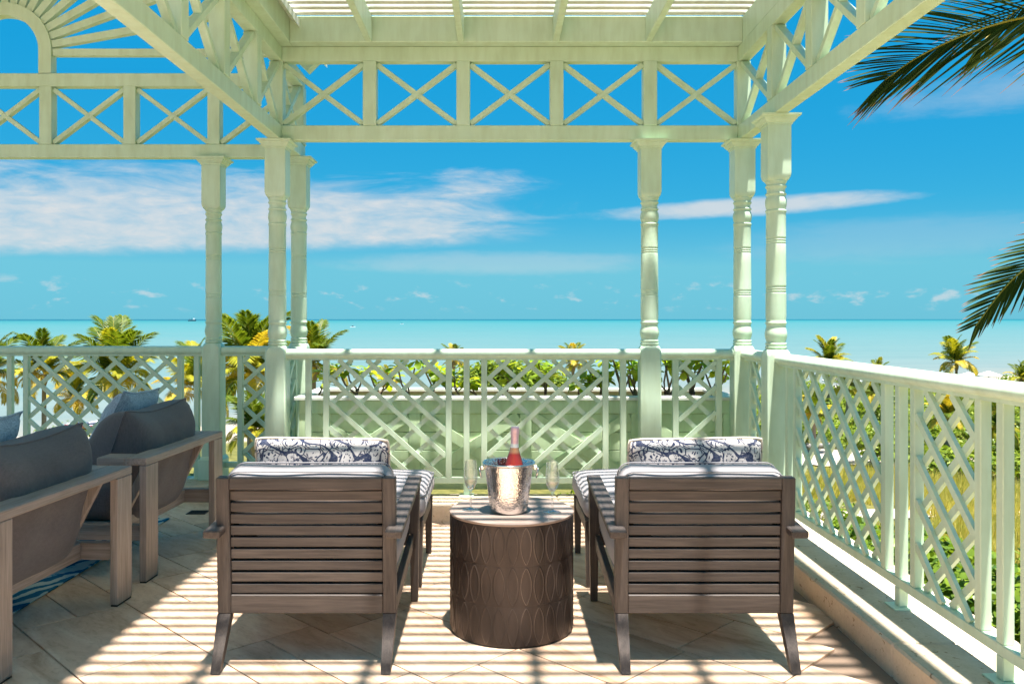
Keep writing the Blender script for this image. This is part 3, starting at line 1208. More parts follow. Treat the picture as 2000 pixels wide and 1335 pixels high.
for sg in (-1, 1):
    m_ = MB()
    m_.bar((cxp + sg * 2.33, YB, zsp - 0.12), (cxp, YB, zsp + 2.21), 0.10, 0.12, b=0.004)
    m_.build('gable_rafter', 'mint_paint', pav)
    m_ = MB()
    V = [(cxp + sg * 2.40, 2.45, zsp - 0.08), (cxp + sg * 2.40, YB + 0.15, zsp - 0.08), (cxp, YB + 0.15, zsp + 2.32), (cxp, 2.45, zsp + 2.32)]
    V += [(x, y_, z + 0.05) for (x, y_, z) in V]
    m_.add(V, BOX_F)
    m_.build('roof', 'roof_bounce_white', pav)

# ------------------------------------------------------------------ railings
HAND = [(-0.030, 1.042), (0.030, 1.042), (0.030, 1.056), (0.036, 1.058), (0.047, 1.066), (0.052, 1.078), (0.050, 1.092), (0.040, 1.106), (0.022, 1.1145), (0, 1.117),
        (-0.022, 1.1145), (-0.040, 1.106), (-0.050, 1.092), (-0.052, 1.078), (-0.047, 1.066), (-0.036, 1.058), (-0.030, 1.056)]


def railing(label, p0, p1, balusters=(), feet=(), lattices=(), lead=1):
    """a run of railing from p0 to p1 (plan). distances are metres from p0. lead: which way the front bars lean"""
    p0, p1 = Vector((*p0, 0)), Vector((*p1, 0))
    d = (p1 - p0)
    L = d.length
    d.normalize()
    s = Vector((-d.y, d.x, 0))
    rt = root('railing', label, 'railing', tuple((p0 + p1) / 2), group='lattice railings round the terrace')
    m_ = MB()
    m_.extrude(HAND, p0, p1)
    m_.build('handrail', 'mint_paint', rt, smooth=40)
    m_ = MB()
    m_.bar(p0 + Vector((0, 0, 0.221)), p1 + Vector((0, 0, 0.221)), 0.042, 0.040, b=0.003)
    m_.build('bottom_rail', 'mint_paint', rt)
    for t in balusters:
        foot = t in feet
        m_ = MB()
        c = p0 + d * t
        z0 = 0.2415
        m_.bar(c + Vector((0, 0, z0)), c + Vector((0, 0, 1.0425)), 0.040, 0.040, up=tuple(d), b=0.003)
        if foot:
            m_.bar(c + Vector((0, 0, KZ + 0.007)), c + Vector((0, 0, 0.2005)), 0.040, 0.040, up=tuple(d), b=0.003)
        bo = m_.build('baluster', 'mint_paint', rt)
        if foot:
            m_ = MB()
            q = c + Vector((0, 0, KZ + 0.003))
            m_.bar(q - d * 0.05, q + d * 0.05, 0.10, 0.008, b=0.002)
            m_.build('foot_plate', 'mint_paint', bo)
    zlo, zhi = 0.243, 1.041
    hx, hz = 0.096, 0.086
    for (t0, t1, front) in lattices:
        tc = (t0 + t1) / 2
        for fam in (1, -1):
            # lines: (t - tc) = fam*(hx/hz)*(z - zc) + k*2hx, zc = 0.9155
            K = int((t1 - t0) / (2 * hx)) + 8
            for k in range(-K, K + 1):
                def T(z):
                    return tc + fam * (hx / hz) * (z - 0.9155) + k * 2 * hx
                za, zb = zlo, zhi
                ta, tb = T(za), T(zb)
                # clip to t0..t1
                def Z(t):
                    return (t - tc - k * 2 * hx) / (fam * (hx / hz)) + 0.9155
                lo, hi = sorted((Z(t0), Z(t1)))
                za, zb = max(za, lo), min(zb, hi)
                if zb - za < 0.03:
                    continue
                off = 0.0085 if (fam == front) else -0.0085
                a = p0 + d * T(za) + s * (-off) + Vector((0, 0, za))
                b = p0 + d * T(zb) + s * (-off) + Vector((0, 0, zb))
                m_ = MB()
                m_.bar(a, b, 0.0165, 0.030, up=tuple(s.cross((b - a).normalized())), b=0)
                m_.build('lattice_bar', 'mint_paint', rt)
    return rt


# back run, between the corner column and the inner column (travel +x: s points away from camera, front bars on -s)
x0, x1 = XL + 0.070, 1.035 - 0.070
bx = [-1.297, -1.175, -0.338, -0.216, -0.096, 0.733, 0.854]
railing('back railing behind the loungers with two lattice panels', (x0, YA), (x1, YA), [b - x0 for b in bx], [-0.216 - x0],
        [(-1.155 - x0, -0.358 - x0, -1), (-0.076 - x0, 0.713 - x0, 1)])
x0, x1 = 1.035 + 0.070, XR - 0.070
railing('short back railing between the two right columns, one narrow lattice panel', (x0, YA), (x1, YA), [1.212 - x0, 1.508 - x0], [], [(1.232 - x0, 1.488 - x0, 1)])
# right corner, then the long run towards the camera (travel -y: s = +x ... front bars on the terrace side)
y0, y1 = YA - 0.07, 5.08 + 0.07
railing('short corner railing between right corner column and next column', (XRAIL, y0), (XRAIL, y1), [0.10, 0.46], [], [(0.12, 0.44, -1)])
y0, y1 = 5.08 - 0.07, -1.5
by = [4.90, 4.77, 3.67, 3.54, 3.41, 2.945, 2.815, 2.685, 1.75, 1.62]
railing('long sunlit right side railing running towards the viewer', (XRAIL, y0), (XRAIL, y1), [y0 - b for b in by], [y0 - 3.54, y0 - 2.815],
        [(y0 - 4.75, y0 - 3.69, -1), (y0 - 3.39, y0 - 2.965, -1), (y0 - 2.665, y0 - 1.77, -1)])
# left terrace
x0, x1 = -5.23, -2.225
bx = [-5.0, -3.82, -3.694, -3.571, -2.405, -2.280]
railing('left railing behind the club chairs in front of the palms', (x0, YB), (x1, YB), [b - x0 for b in bx], [-3.694 - x0, -2.280 - x0],
        [(-4.98 - x0, -3.84 - x0, -1), (-3.551 - x0, -2.425 - x0, -1)])
x0, x1 = -2.085, XL - 0.07
railing('narrow railing between the two left columns before a palm', (x0, YB), (x1, YB), [-1.951 - x0, -1.715 - x0], [], [(-1.931 - x0, -1.735 - x0, 1)])
railing('little return railing beside the planter end, left corner', (XL, YB - 0.07), (XL, YA + 0.07), [0.08, 0.40], [], [(0.10, 0.38, 1)])

# ------------------------------------------------------------------ planter
pl = root('planter_box', 'long green boarded planter with crossed battens behind the back railing', 'planter', (0.11, 6.32, -0.06))
PX0, PX1, PY0, PY1, PZ0, PZ1 = -1.40, 1.66, 5.955, 6.68, 0.135, 0.750
# boards of the front
hb = (PZ1 - PZ0 - 0.094) / 4
for k in range(4):
    m_ = MB()
    m_.box(PX0 + 0.02, PX1 - 0.02, PY0, PY0 + 0.02, PZ0 + k * hb + 0.0015, PZ0 + (k + 1) * hb - 0.0015, 0.003)
    m_.build('board', 'mint_paint_matt', pl)
m_ = MB()
m_.box(PX0, PX1, PY0 - 0.022, PY0 + 0.02, PZ1 - 0.092, PZ1, 0.003)
m_.build('rail', 'mint_paint_matt', pl)
m_ = MB()
m_.box(PX0 + .09, PX1 - .09, PY0 - 0.020, PY0 - 0.0005, PZ0 - 0.01, PZ0 + 0.045, 0.003)
m_.build('rail', 'mint_paint_matt', pl)
stile_x = [PX0 + 0.04, -0.588, 0.194, 0.976, PX1 - 0.04]
for sx in stile_x:
    m_ = MB()
    m_.box(sx - 0.040, sx + 0.040, PY0 - 0.020, PY0 - 0.0005, PZ0 + 0.046, PZ1 - 0.093, 0.003)
    m_.build('stile', 'mint_paint_matt', pl)
for a, b in zip(stile_x[:-1], stile_x[1:]):
    for fl, dp in ((0, 0.015), (1, 0.011)):
        z0, z1 = PZ0 + 0.06, PZ1 - 0.11
        if fl:
            z0, z1 = z1, z0
        m_ = MB()
        m_.bar((a + 0.05, PY0 - dp / 2 - 0.0004, z0), (b - 0.05, PY0 - dp / 2 - 0.0004, z1), dp, 0.074, b=0.002)
        m_.build('batten', 'mint_paint_matt', pl)
m_ = MB()
m_.box(PX0, PX0 + 0.02, PY0 + 0.021, PY1, PZ0, PZ1, 0.002)
m_.box(PX1 - 0.02, PX1, PY0 + 0.021, PY1, PZ0, PZ1, 0.002)
m_.box(PX0 + .021, PX1 - .021, PY1 - 0.02, PY1, PZ0, PZ1, 0.002)
m_.box(PX0 + .021, PX1 - .021, PY0 + 0.021, PY1 - 0.021, PZ0, PZ0 + 0.02, 0.002)
m_.build('wall', 'mint_paint_matt', pl)
m_ = MB()
m_.box(PX0 - 0.03, PX1 + 0.03, PY0 - 0.045, PY0 + 0.06, PZ1 + 0.001, PZ1 + 0.027, 0.004)
m_.box(PX0 - 0.03, PX1 + 0.03, PY1 - 0.06, PY1 + 0.04, PZ1 + 0.001, PZ1 + 0.027, 0.004)
m_.box(PX0 - 0.03, PX0 + 0.06, PY0 + 0.061, PY1 - 0.061, PZ1 + 0.001, PZ1 + 0.027, 0.004)
m_.box(PX1 - 0.06, PX1 + 0.03, PY0 + 0.061, PY1 - 0.061, PZ1 + 0.001, PZ1 + 0.027, 0.004)
m_.build('rim', 'white_paint', pl)
m_ = MB()
m_.box(PX0 + .03, PX1 - .03, PY0 + .03, PY1 - .03, PZ0 + 0.3, PZ1 - 0.05, 0.01)
m_.build('soil', 'soil', pl)
for sx in (PX0 + 0.15, 0.13, PX1 - 0.15):
    m_ = MB()
    m_.taper((sx, PY0 + 0.06, -0.55), (0.06, 0.06), (sx, PY0 + 0.06, PZ0), (0.14, 0.08))
    m_.taper((sx, PY1 - 0.06, -0.55), (0.06, 0.06), (sx, PY1 - 0.06, PZ0), (0.14, 0.08))
    m_.build('foot', 'mint_paint_matt', pl)


# naupaka plants in the planter: forked stems with rosettes of paddle leaves
def paddle_leaf():
    m_ = MB()
    prof = [(0.0, 0.006), (0.25, 0.010), (0.5, 0.019), (0.75, 0.026), (0.92, 0.020), (1.0, 0.006)]
    V, Fc = [], []
    for (t, w) in prof:
        x = t * 0.105
        z = 0.020 * math.sin(t * 1.9) - 0.022 * t * t
        V += [(x, -w, z + w * 0.25), (x, 0, z), (x, w, z + w * 0.25)]
    for k in range(len(prof) - 1):
        a = k * 3
        Fc += [(a, a + 3, a + 4, a + 1), (a + 1, a + 4, a + 5, a + 2)]
    m_.add(V, Fc)
    return mesh_mat(m_, 'leaf', 'naupaka_leaf', 180)


leaf_me = paddle_leaf()
LEAF_HOW = ['low sprig', 'two forked', 'thin leaning', 'tall', 'bushy', 'young']
def naupaka(x, y, hgt, n_heads, label):
    rt = root('planter_shrub', label, 'shrub', (x, y, PZ1 - 0.05), group='leafy shrubs growing in the planter')
    heads = []
    m_ = MB()
    for k in range(n_heads):
        a = random.uniform(0, 6.28)
        sp = random.uniform(0.03, 0.15)
        hh = hgt * random.uniform(0.62, 1.0) if k else hgt
        top = Vector((math.cos(a) * sp, math.sin(a) * sp * 0.7, hh))
        fork = Vector((random.uniform(-.02, .02), random.uniform(-.02, .02), hh * random.uniform(.2, .4)))
        mid = (fork + top) / 2 + Vector((random.uniform(-.02, .02), 0, -0.02))
        m_.tube([(0, 0, -0.03), fork, mid, top], [0.010, 0.009, 0.007, 0.006], 6)
        heads.append(top)
    m_.build('stem', 'stem_bark', rt, smooth=60, local=True)
    for hp in heads:
        nl = random.randint(9, 13)
        a0 = random.uniform(0, 6.28)
        for k in range(nl):
            a = a0 + k * 2.4
            lvl = k / nl
            pitch = -R(62 * (1 - lvl) ** 0.0 * (lvl * 1.0) - 8 + random.uniform(-8, 8))   # inner leaves stand up
            sc = random.uniform(0.85, 1.30) * (1 - 0.35 * lvl)
            M = Matrix.Translation(hp + Vector((0, 0, 0.03 * lvl - 0.02))) @ Matrix.Rotation(a, 4, 'Z') @ Matrix.Rotation(pitch + R(22), 4, 'Y') @ Matrix.Rotation(random.uniform(-.4, .4), 4, 'X') @ Matrix.Scale(sc, 4)
            inst('leaf', leaf_me, rt, M)
    return rt


# x position, depth, height above the soil, heads, how it looks
def px2x(px, Y):
    return (px - 973) * Y / F


plants = [(625, 6.1, 0.24, 2, 'low leafy shrub at the left end of the planter by the corner column'),
          (693, 6.2, 0.27, 3, 'leafy planter shrub behind the left side of the left lattice panel'),
          (742, 6.25, 0.24, 3, 'pale leafy planter shrub behind the middle of the left lattice panel'),
          (802, 6.15, 0.34, 2, 'tall leaning planter shrub behind the left lattice with dark stem'),
          (848, 6.3, 0.27, 3, 'forked planter shrub left of the three close balusters'),
          (893, 6.15, 0.20, 2, 'shrub with pale bent stem seen between the three close balusters'),
          (930, 6.3, 0.16, 2, 'shortest yellow leafed planter shrub right of the middle foot post'),
          (985, 6.2, 0.28, 3, 'planter shrub with bent white stem behind left edge of right lattice'),
          (1065, 6.3, 0.29, 3, 'planter shrub above the bottle in front of the dark hedge'),
          (1140, 6.15, 0.22, 4, 'spreading planter shrub with tangled low branches, right lattice'),
          (1178, 6.25, 0.33, 2, 'tall planter shrub behind the right end baluster of the lattice'),
          (1212, 6.15, 0.34, 2, 'tall planter shrub in the gap left of the inner right column'),
          (1243, 6.25, 0.33, 3, 'bushy planter shrub touching the inner right column on its left'),
          (1305, 6.15, 0.36, 4, 'dense planter shrub just right of the inner right column'),
          (1352, 6.25, 0.36, 4, 'planter shrub behind the narrow lattice, leaves above the handrail'),
          (1395, 6.2, 0.33, 4, 'bright planter shrub at the right end near the corner column')]
for (px, Y, h_, nh, lb) in plants:
    naupaka(px2x(px, Y), Y, h_, nh + (1 if px > 950 else 0), lb)


# ------------------------------------------------------------------ lounge chairs, ottomans
def lounge_chair(label, cx):
    rt = root('lounge_chair', label, 'lounge chair', (cx, 3.20, 0), group='slat backed lounge chairs facing the sea')
    xs_ = 0.3175
    def lean(z):            # y of the back's rear face
        return 0.045 - (z - 0.19) * 0.05
    for s in (-1, 1):
        m_ = MB()
        m_.taper((s * 0.3165, -0.048, 0.004), (0.034, 0.034), (s * xs_, 0.068, 0.190), (0.050, 0.05))
        m_.build('rear_leg', 'teak_z', rt, local=True)
        m_ = MB()
        m_.bar((s * xs_, lean(0.191) + 0.022, 0.191), (s * xs_, lean(0.716) + 0.022, 0.716), 0.050, 0.044, up=(0, 1, 0), b=0.003)
        m_.build('stile', 'teak_z', rt, local=True)
        m_ = MB()
        m_.taper((s * 0.343, 0.765, 0.004), (0.032, 0.034), (s * 0.343, 0.765, 0.553), (0.048, 0.050))
        m_.build('front_leg', 'teak_z', rt, local=True)
        m_ = MB()
        m_.bar((s * 0.341, -0.035, 0.512), (s * 0.341, 0.80, 0.569), 0.064, 0.028, b=0.004)
        m_.build('armrest', 'teak_y', rt, local=True)
        m_ = MB()
        m_.bar((s * 0.328, 0.09, 0.215), (s * 0.328, 0.745, 0.285), 0.026, 0.062, b=0.003)
        m_.build('side_rail', 'teak_y', rt, local=True)
    m_ = MB()
    z = 0.692
    m_.box(-0.292, 0.292, lean(z) + 0.001, lean(z) + 0.043, 0.6695, 0.7145, 0.003)
    m_.build('top_rail', 'teak_x', rt, local=True)
    m_ = MB()
    z = 0.227
    m_.box(-0.292, 0.292, lean(z) + 0.001, lean(z) + 0.043, 0.191, 0.262, 0.003)
    m_.build('bottom_rail', 'teak_x', rt, local=True)
    m_ = MB()
    m_.box(-0.318, 0.318, 0.752, 0.778, 0.262, 0.322, 0.003)
    m_.build('front_rail', 'teak_x', rt, local=True)
    sm = mesh_mat(MB().box(-0.292, 0.292, -0.010, 0.010, -0.0183, 0.0183, 0.0025), 'back_slat', 'teak_x')
    for k in range(9):
        z = 0.2845 + k * 0.0452
        inst('back_slat', sm, rt, Matrix.Translation((0, lean(z) + 0.022, z)) @ Matrix.Rotation(R(1.5), 4, 'X'))
    # black sheet that closes the back behind the slats
    m_ = MB()
    m_.box(-0.290, 0.290, 0.070, 0.074, 0.268, 0.664, 0.001)
    m_.build('back_sheet', 'black_rubber', rt, local=True)
    # cushions
    V, Fc = rounded_box(0.635, 0.70, 0.15, 0.055, 16, (0.01, 0.0, 0.022), 0.005, 1)
    T = Matrix.Translation((0, 0.47, 0.375)) @ Matrix.Rotation(R(5), 4, 'X')
    m_ = MB().add(V, Fc, T)
    sc = m_.build('seat_cushion', 'light_grey_fabric', rt, smooth=70, local=True)
    for zz in (0.058, -0.058):
        m_ = MB()
        pts = rr_loop(0.628, 0.693, 0.05, zz)
        m_.tube([tuple(T @ Vector(p)) for p in pts], 0.0032, 6, True)
        m_.build('piping', 'grey_piping', sc, smooth=60, local=True)
    V, Fc = rounded_box(0.640, 0.46, 0.135, 0.055, 16, (0.005, 0.0, 0.022), 0.006, 2)
    T = Matrix.Translation((0, 0.150, 0.518)) @ Matrix.Rotation(R(101), 4, 'X')
    bc = MB().add(V, Fc, T).build('back_cushion', 'light_grey_fabric', rt, smooth=70, local=True)
    for zz in (0.050, -0.050):
        m_ = MB()
        pts = rr_loop(0.634, 0.454, 0.05, zz)
        m_.tube([tuple(T @ Vector(p)) for p in pts], 0.0032, 6, True)
        m_.build('piping', 'grey_piping', bc, smooth=60, local=True)
    return rt


def rr_loop(w, d, r, z, n=6):
    pts = []
    for (sx, sy, a0) in ((1, 1, 0), (-1, 1, 90), (-1, -1, 180), (1, -1, 270)):
        for k in range(n + 1):
            a = R(a0 + 90 * k / n)
            pts.append((sx * (w / 2 - r) + r * math.cos(a), sy * (d / 2 - r) + r * math.sin(a), z))
    return pts


def ottoman(label, cx):
    rt = root('ottoman', label, 'ottoman', (cx, 4.47, 0), group='cushioned ottomans in front of the loungers')
    for s in (-1, 1):
        for q in (-1, 1):
            m_ = MB()
            m_.taper((s * 0.343, q * 0.30, 0.004), (0.030, 0.030), (s * 0.343, q * 0.30, 0.33), (0.042, 0.042))
            m_.build('leg', 'teak_z', rt, local=True)
        m_ = MB()
        m_.box(s * 0.343 - 0.014, s * 0.343 + 0.014, -0.278, 0.278, 0.262, 0.322, 0.003)
        m_.build('side_rail', 'teak_y', rt, local=True)
        m_ = MB()
        m_.box(-0.321, 0.321, s * 0.30 - 0.013, s * 0.30 + 0.013, 0.262, 0.322, 0.003)
        m_.build('cross_rail', 'teak_x', rt, local=True)
    V, Fc = rounded_box(0.75, 0.70, 0.135, 0.055, 14, (0.0, 0.0, 0.02), 0.005, 5)
    T = Matrix.Translation((0, 0, 0.402))
    c = MB().add(V, Fc, T).build('cushion', 'light_grey_fabric', rt, smooth=70, local=True)
    m_ = MB()
    m_.tube([tuple(T @ Vector(p)) for p in rr_loop(0.743, 0.693, 0.05, 0.050)], 0.0032, 6, True)
    m_.build('piping', 'grey_piping', c, smooth=60, local=True)
    return rt


CHL, CHR = -0.735, 0.792
lounge_chair('left teak lounge chair with grey cushions, nearer the club chairs', CHL)
lounge_chair('right teak lounge chair with grey cushions, beside the right railing', CHR)
ottoman('grey cushioned ottoman in front of the left lounge chair', CHL)
ottoman('grey cushioned ottoman in front of the right lounge chair', CHR)


def pillow(name, label, cat, M, w, h, t, mat, pmat, seed, group=None, pinch=0.06, rnd=0.0, ex=4):
    rt = root(name, label, cat, (0, 0, 0), group=group)
    rt.matrix_world = M
    V, Fc, pts = pillow_data(w, h, t, seed=seed, pinch=pinch, rnd=rnd, ex=ex)
    MB().add(V, Fc).build('cover', mat, rt, smooth=80, local=True)
    MB().tube(pts, 0.0055, 6, True).build('piping', pmat, rt, smooth=70, local=True)
    return rt


for cx, lb, sd_, rz in ((CHL + 0.012, 'navy and cream patterned lumbar pillow on the left lounge chair', 3, R(-1.5)), (CHR + 0.018, 'navy and cream patterned lumbar pillow on the right lounge chair', 4, R(1))):
    M = Matrix.Translation((cx, 3.50, 0.668)) @ Matrix.Rotation(rz, 4, 'Z') @ Matrix.Rotation(R(14), 4, 'X') @ Matrix.Rotation(R(-0.8) if sd_ == 4 else R(0.6), 4, 'Y')
    pillow('lumbar_pillow', lb, 'pillow', M, 0.555, 0.34, 0.20, 'paisley_fabric', 'cream_piping', sd_, 'patterned lumbar pillows', 0.02, 0.03, 8)


# ------------------------------------------------------------------ club chairs on the left
def club_chair(label, loc, rz):
    """local x: back to front is -x, y along the back, origin at the near rear corner"""
    rt = root('club_chair', label, 'armchair', loc, rz, 'wide framed club chairs with charcoal cushions')
    W = 1.03
    for (a, b) in ((0.0, 0.135), (W - 0.135, W)):
        m_ = MB()
        m_.box(-0.036, 0.0, a, b, 0.008, 0.587, 0.003)
        po = m_.build('rear_post', 'driftwood_z', rt, local=True)
        MB().box(-0.034, -0.002, a + 0.002, b - 0.002, 0.0, 0.0078, 0.001).build('foot_pad', 'black_rubber', po, local=True)
        m_ = MB()
        m_.box(-0.255, -0.1115, a, b, 0.588, 0.626, 0.004)
        m_.build('arm_cap', 'driftwood_x', rt, local=True)
        c = (a + b) / 2
        m_ = MB()
        m_.box(-0.86, -0.0365, c - 0.02, c + 0.02, 0.20, 0.28, 0.003)
        m_.build('side_rail', 'driftwood_x', rt, local=True)
        m_ = MB()
        m_.box(-0.897, -0.861, a, b, 0.0, 0.30, 0.003)
        m_.build('front_leg', 'driftwood_z', rt, local=True)
    m_ = MB()
    m_.box(-0.111, 0.0005, -0.0005, W + 0.0005, 0.588, 0.6265, 0.004)
    m_.build('top_rail', 'driftwood_y', rt, local=True)
    m_ = MB()
    m_.box(-0.240, -0.200, 0.09, W - 0.09, 0.201, 0.279, 0.003)
    m_.build('rear_rail', 'driftwood_y', rt, local=True)
    for yc in (0.19, W - 0.19):
        m_ = MB()
        m_.bar((-0.225, yc, 0.275), (-0.062, yc, 0.590), 0.045, 0.030, up=(0, 1, 0), b=0.003)
        m_.build('back_support', 'driftwood_z', rt, local=True)
    m_ = MB()
    m_.box(-0.86, -0.245, 0.09, W - 0.09, 0.262, 0.281, 0.003)
    m_.build('seat_deck', 'driftwood_y', rt, local=True)
    V, Fc = rounded_box(0.70, 0.86, 0.19, 0.06, 16, (0.0, 0.0, 0.02), 0.006, 7)
    MB().add(V, Fc, Matrix.Translation((-0.56, W / 2, 0.378))).build('seat_cushion', 'charcoal_fabric', rt, smooth=70, local=True)
    V, Fc, pts = pillow_data(0.78, 0.68, 0.38, 30, 0.035, 8, 0.02, 6, 0.45)
    # the filling has settled: fuller low down, top edge dips in the middle
    def settle(p):
        x, y, z = p
        v = z / 0.33
        return (x, y * (1.12 - 0.22 * v), z - (0.035 * (1 - (x / 0.39) ** 2) * max(0, v)))
    T = Matrix.Translation((-0.315, 0.575, 0.525)) @ Matrix.Rotation(R(20), 4, 'Y') @ Matrix.Rotation(R(90), 4, 'Z')
    bc = MB().add([settle(p) for p in V], Fc, T).build('back_cushion', 'charcoal_fabric', rt, smooth=80, local=True)
    MB().tube([tuple(T @ Vector(settle(p))) for p in pts], 0.004, 6, True).build('seam', 'charcoal_fabric', bc, smooth=70, local=True)
    return rt


r1_ = -math.atan2(0.060, 1.02)
r2_ = -math.atan2(0.047, 1.04)
club_chair('nearer club chair with charcoal cushions, cut by the left edge', (-1.800, 2.985, 0), r1_)
club_chair('farther club chair with charcoal cushions and big blue pillow showing', (-1.760, 4.225, 0), r2_)


def club_pillow(label, loc, rz, yl, seed, tilt=27, roll=0):
    Mroot = Matrix.Translation(loc) @ Matrix.Rotation(rz, 4, 'Z')
    M = Mroot @ Matrix.Translation((-0.50, yl, 0.665)) @ Matrix.Rotation(R(90 + 4), 4, 'Z') @ Matrix.Rotation(R(-tilt), 4, 'X') @ Matrix.Rotation(R(roll), 4, 'Y')
    # after the quarter turn local y points to -x of the chair
    pillow('throw_pillow', label, 'pillow', M, 0.56, 0.53, 0.18, 'denim_fabric', 'denim_fabric', seed, 'blue throw pillows on the club chairs', 0.075)


club_pillow('blue denim throw pillow on the nearer club chair', (-1.800, 2.985, 0), r1_, 0.52, 12, -27, 0)
club_pillow('blue denim throw pillow standing tall on the farther club chair', (-1.760, 4.225, 0), r2_, 0.74, 13, -27, 3)

m_ = MB()
m_.box(-4.6, -2.17, 2.3, 5.58, 0.001, 0.009, 0.002)
rug = m_.build('rug', 'rug_weave')
tag(rug, 'blue and white streaked woven rug under the club chairs', 'rug')


# ------------------------------------------------------------------ side table and what stands on it
TX, TY, TR, TH = 0.058, 3.645, 0.267, 0.502
tb = root('side_table', 'dark bronze drum side table embossed with pointed ovals, between the loungers', 'side table', (TX, TY, 0))
nA, nZ = 840, 240
V = np.zeros((nZ, nA, 3))
zz = np.linspace(0.006, TH - 0.012, nZ)
aa = np.linspace(0, 2 * np.pi, nA, endpoint=False)
NOV = 30
rowh = (TH - 0.018) / 3
for i, z in enumerate(zz):
    row = min(2, int((z - 0.006) / rowh))
    vz = ((z - 0.006) / rowh - row) * 2 - 1
    cell = aa / (2 * np.pi) * NOV + (0.0 if row % 2 == 0 else 0.0)
    u = (cell - np.floor(cell)) * 2 - 1
    half = 0.80 * np.clip(1 - (vz / 0.93) ** 2, 0, None) ** 0.85          # half width of the pointed oval
    dd = (half - np.abs(u)) * (np.pi * TR / NOV)                   # metres inside the oval edge
    inside = np.clip(dd / 0.004, -1, 1)
    relief = np.where(abs(vz) < 0.93, 0.0024 * np.exp(-(dd / 0.0024) ** 2) + 0.0012 * (inside > 0) * (1 - np.exp(-np.clip(dd, 0, 1) / 0.01)), 0)
    seam = -0.0012 * np.exp(-((1 - np.abs(u)) * (np.pi * TR / NOV) / 0.0012) ** 2) * 0.25
    rowline = -0.0006 * math.exp(-((1 - abs(vz)) * rowh / 2 / 0.0018) ** 2)
    r = TR - 0.0035 + relief + seam + rowline
    V[i, :, 0] = r * np.cos(aa)
    V[i, :, 1] = r * np.sin(aa)
    V[i, :, 2] = z
Fc = [(i * nA + j, i * nA + (j + 1) % nA, (i + 1) * nA + (j + 1) % nA, (i + 1) * nA + j) for i in range(nZ - 1) for j in range(nA)]
m_ = MB()
m_.add([tuple(p) for p in V.reshape(-1, 3)], Fc)
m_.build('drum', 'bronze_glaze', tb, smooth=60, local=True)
m_ = MB()
m_.lathe([(0.10, TH - 0.02), (TR - 0.002, TH - 0.0125), (TR + 0.0005, TH - 0.009), (TR + 0.0005, TH - 0.003), (TR - 0.003, TH), (0.0005, TH)], 96, cap0=False)
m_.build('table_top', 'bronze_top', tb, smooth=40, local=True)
m_ = MB()
m_.lathe([(TR - 0.012, 0.0005), (TR - 0.010, 0.0058)], 64)
m_.build('base_ring', 'black_rubber', tb, smooth=40, local=True)

# ice bucket
BX, BY = 0.045, 3.60
bk = root('ice_bucket', 'hammered steel ice bucket with ring handles on the drum table', 'ice bucket', (BX, BY, TH))
prof = [(0.001, 0.001), (0.070, 0.001), (0.077, 0.004), (0.080, 0.010), (0.104, 0.200), (0.108, 0.203), (0.112, 0.207), (0.112, 0.211), (0.108, 0.213), (0.1035, 0.210), (0.101, 0.200), (0.078, 0.012), (0.070, 0.006), (0.001, 0.006)]
pp = []
for a, b in zip(prof[:-1], prof[1:]):
    n = 10 if abs(b[1] - a[1]) > 0.1 else 1
    for k in range(n):
        pp.append((a[0] + (b[0] - a[0]) * k / n, a[1] + (b[1] - a[1]) * k / n))
pp.append(prof[-1])
MB().lathe(pp, 72, cap0=False, cap1=False).build('pail', 'hammered_steel', bk, smooth=40, local=True)
m_ = MB()
m_.tube([(0.1095 * math.cos(R(a)), 0.1095 * math.sin(R(a)), 0.2085) for a in range(0, 360, 6)], 0.0048, 8, True)
m_.build('rim', 'steel', bk, smooth=70, local=True)
for s in (-1, 1):
    m_ = MB()
    m_.box(s * 0.112 - 0.008, s * 0.112 + 0.008, -0.011, 0.011, 0.176, 0.196, 0.004)
    h_ = m_.build('handle_mount', 'steel', bk, local=True)
    m_ = MB()
    m_.tube([(s * 0.121 + 0.004 * s * math.sin(R(a)), 0.021 * math.cos(R(a)), 0.166 + 0.023 * math.sin(R(a))) for a in range(0, 360, 15)], 0.0028, 8, True)
    m_.build('ring', 'steel', h_, smooth=70, local=True)

# bottle
bo = root('champagne_bottle', 'rose champagne bottle with pink foil neck standing in the ice bucket', 'bottle', (BX + 0.018, BY + 0.02, TH + 0.0075))
bo.rotation_euler = (R(2), R(1.5), 0)
MB().lathe([(0.02, 0.0), (0.040, 0.001), (0.043, 0.006), (0.0435, 0.150), (0.0432, 0.165), (0.041, 0.182), (0.036, 0.203), (0.028, 0.228), (0.0205, 0.250), (0.0175, 0.268)], 40, cap1=True).build('glass', 'rose_bottle_glass', bo, smooth=60, local=True)
MB().lathe([(0.0178, 0.2685), (0.0172, 0.272), (0.0168, 0.300), (0.0168, 0.316), (0.0186, 0.318), (0.0190, 0.324), (0.0180, 0.328), (0.0186, 0.332), (0.0180, 0.346), (0.0165, 0.3505), (0.010, 0.352)], 36).build('foil', 'pink_foil', bo, smooth=35, local=True)
MB().lathe([(0.0186, 0.2645), (0.0181, 0.2675), (0.0176, 0.2755), (0.0170, 0.2815)], 36, cap0=False, cap1=False).build('neck_label', 'canvas_white', bo, smooth=60, local=True)


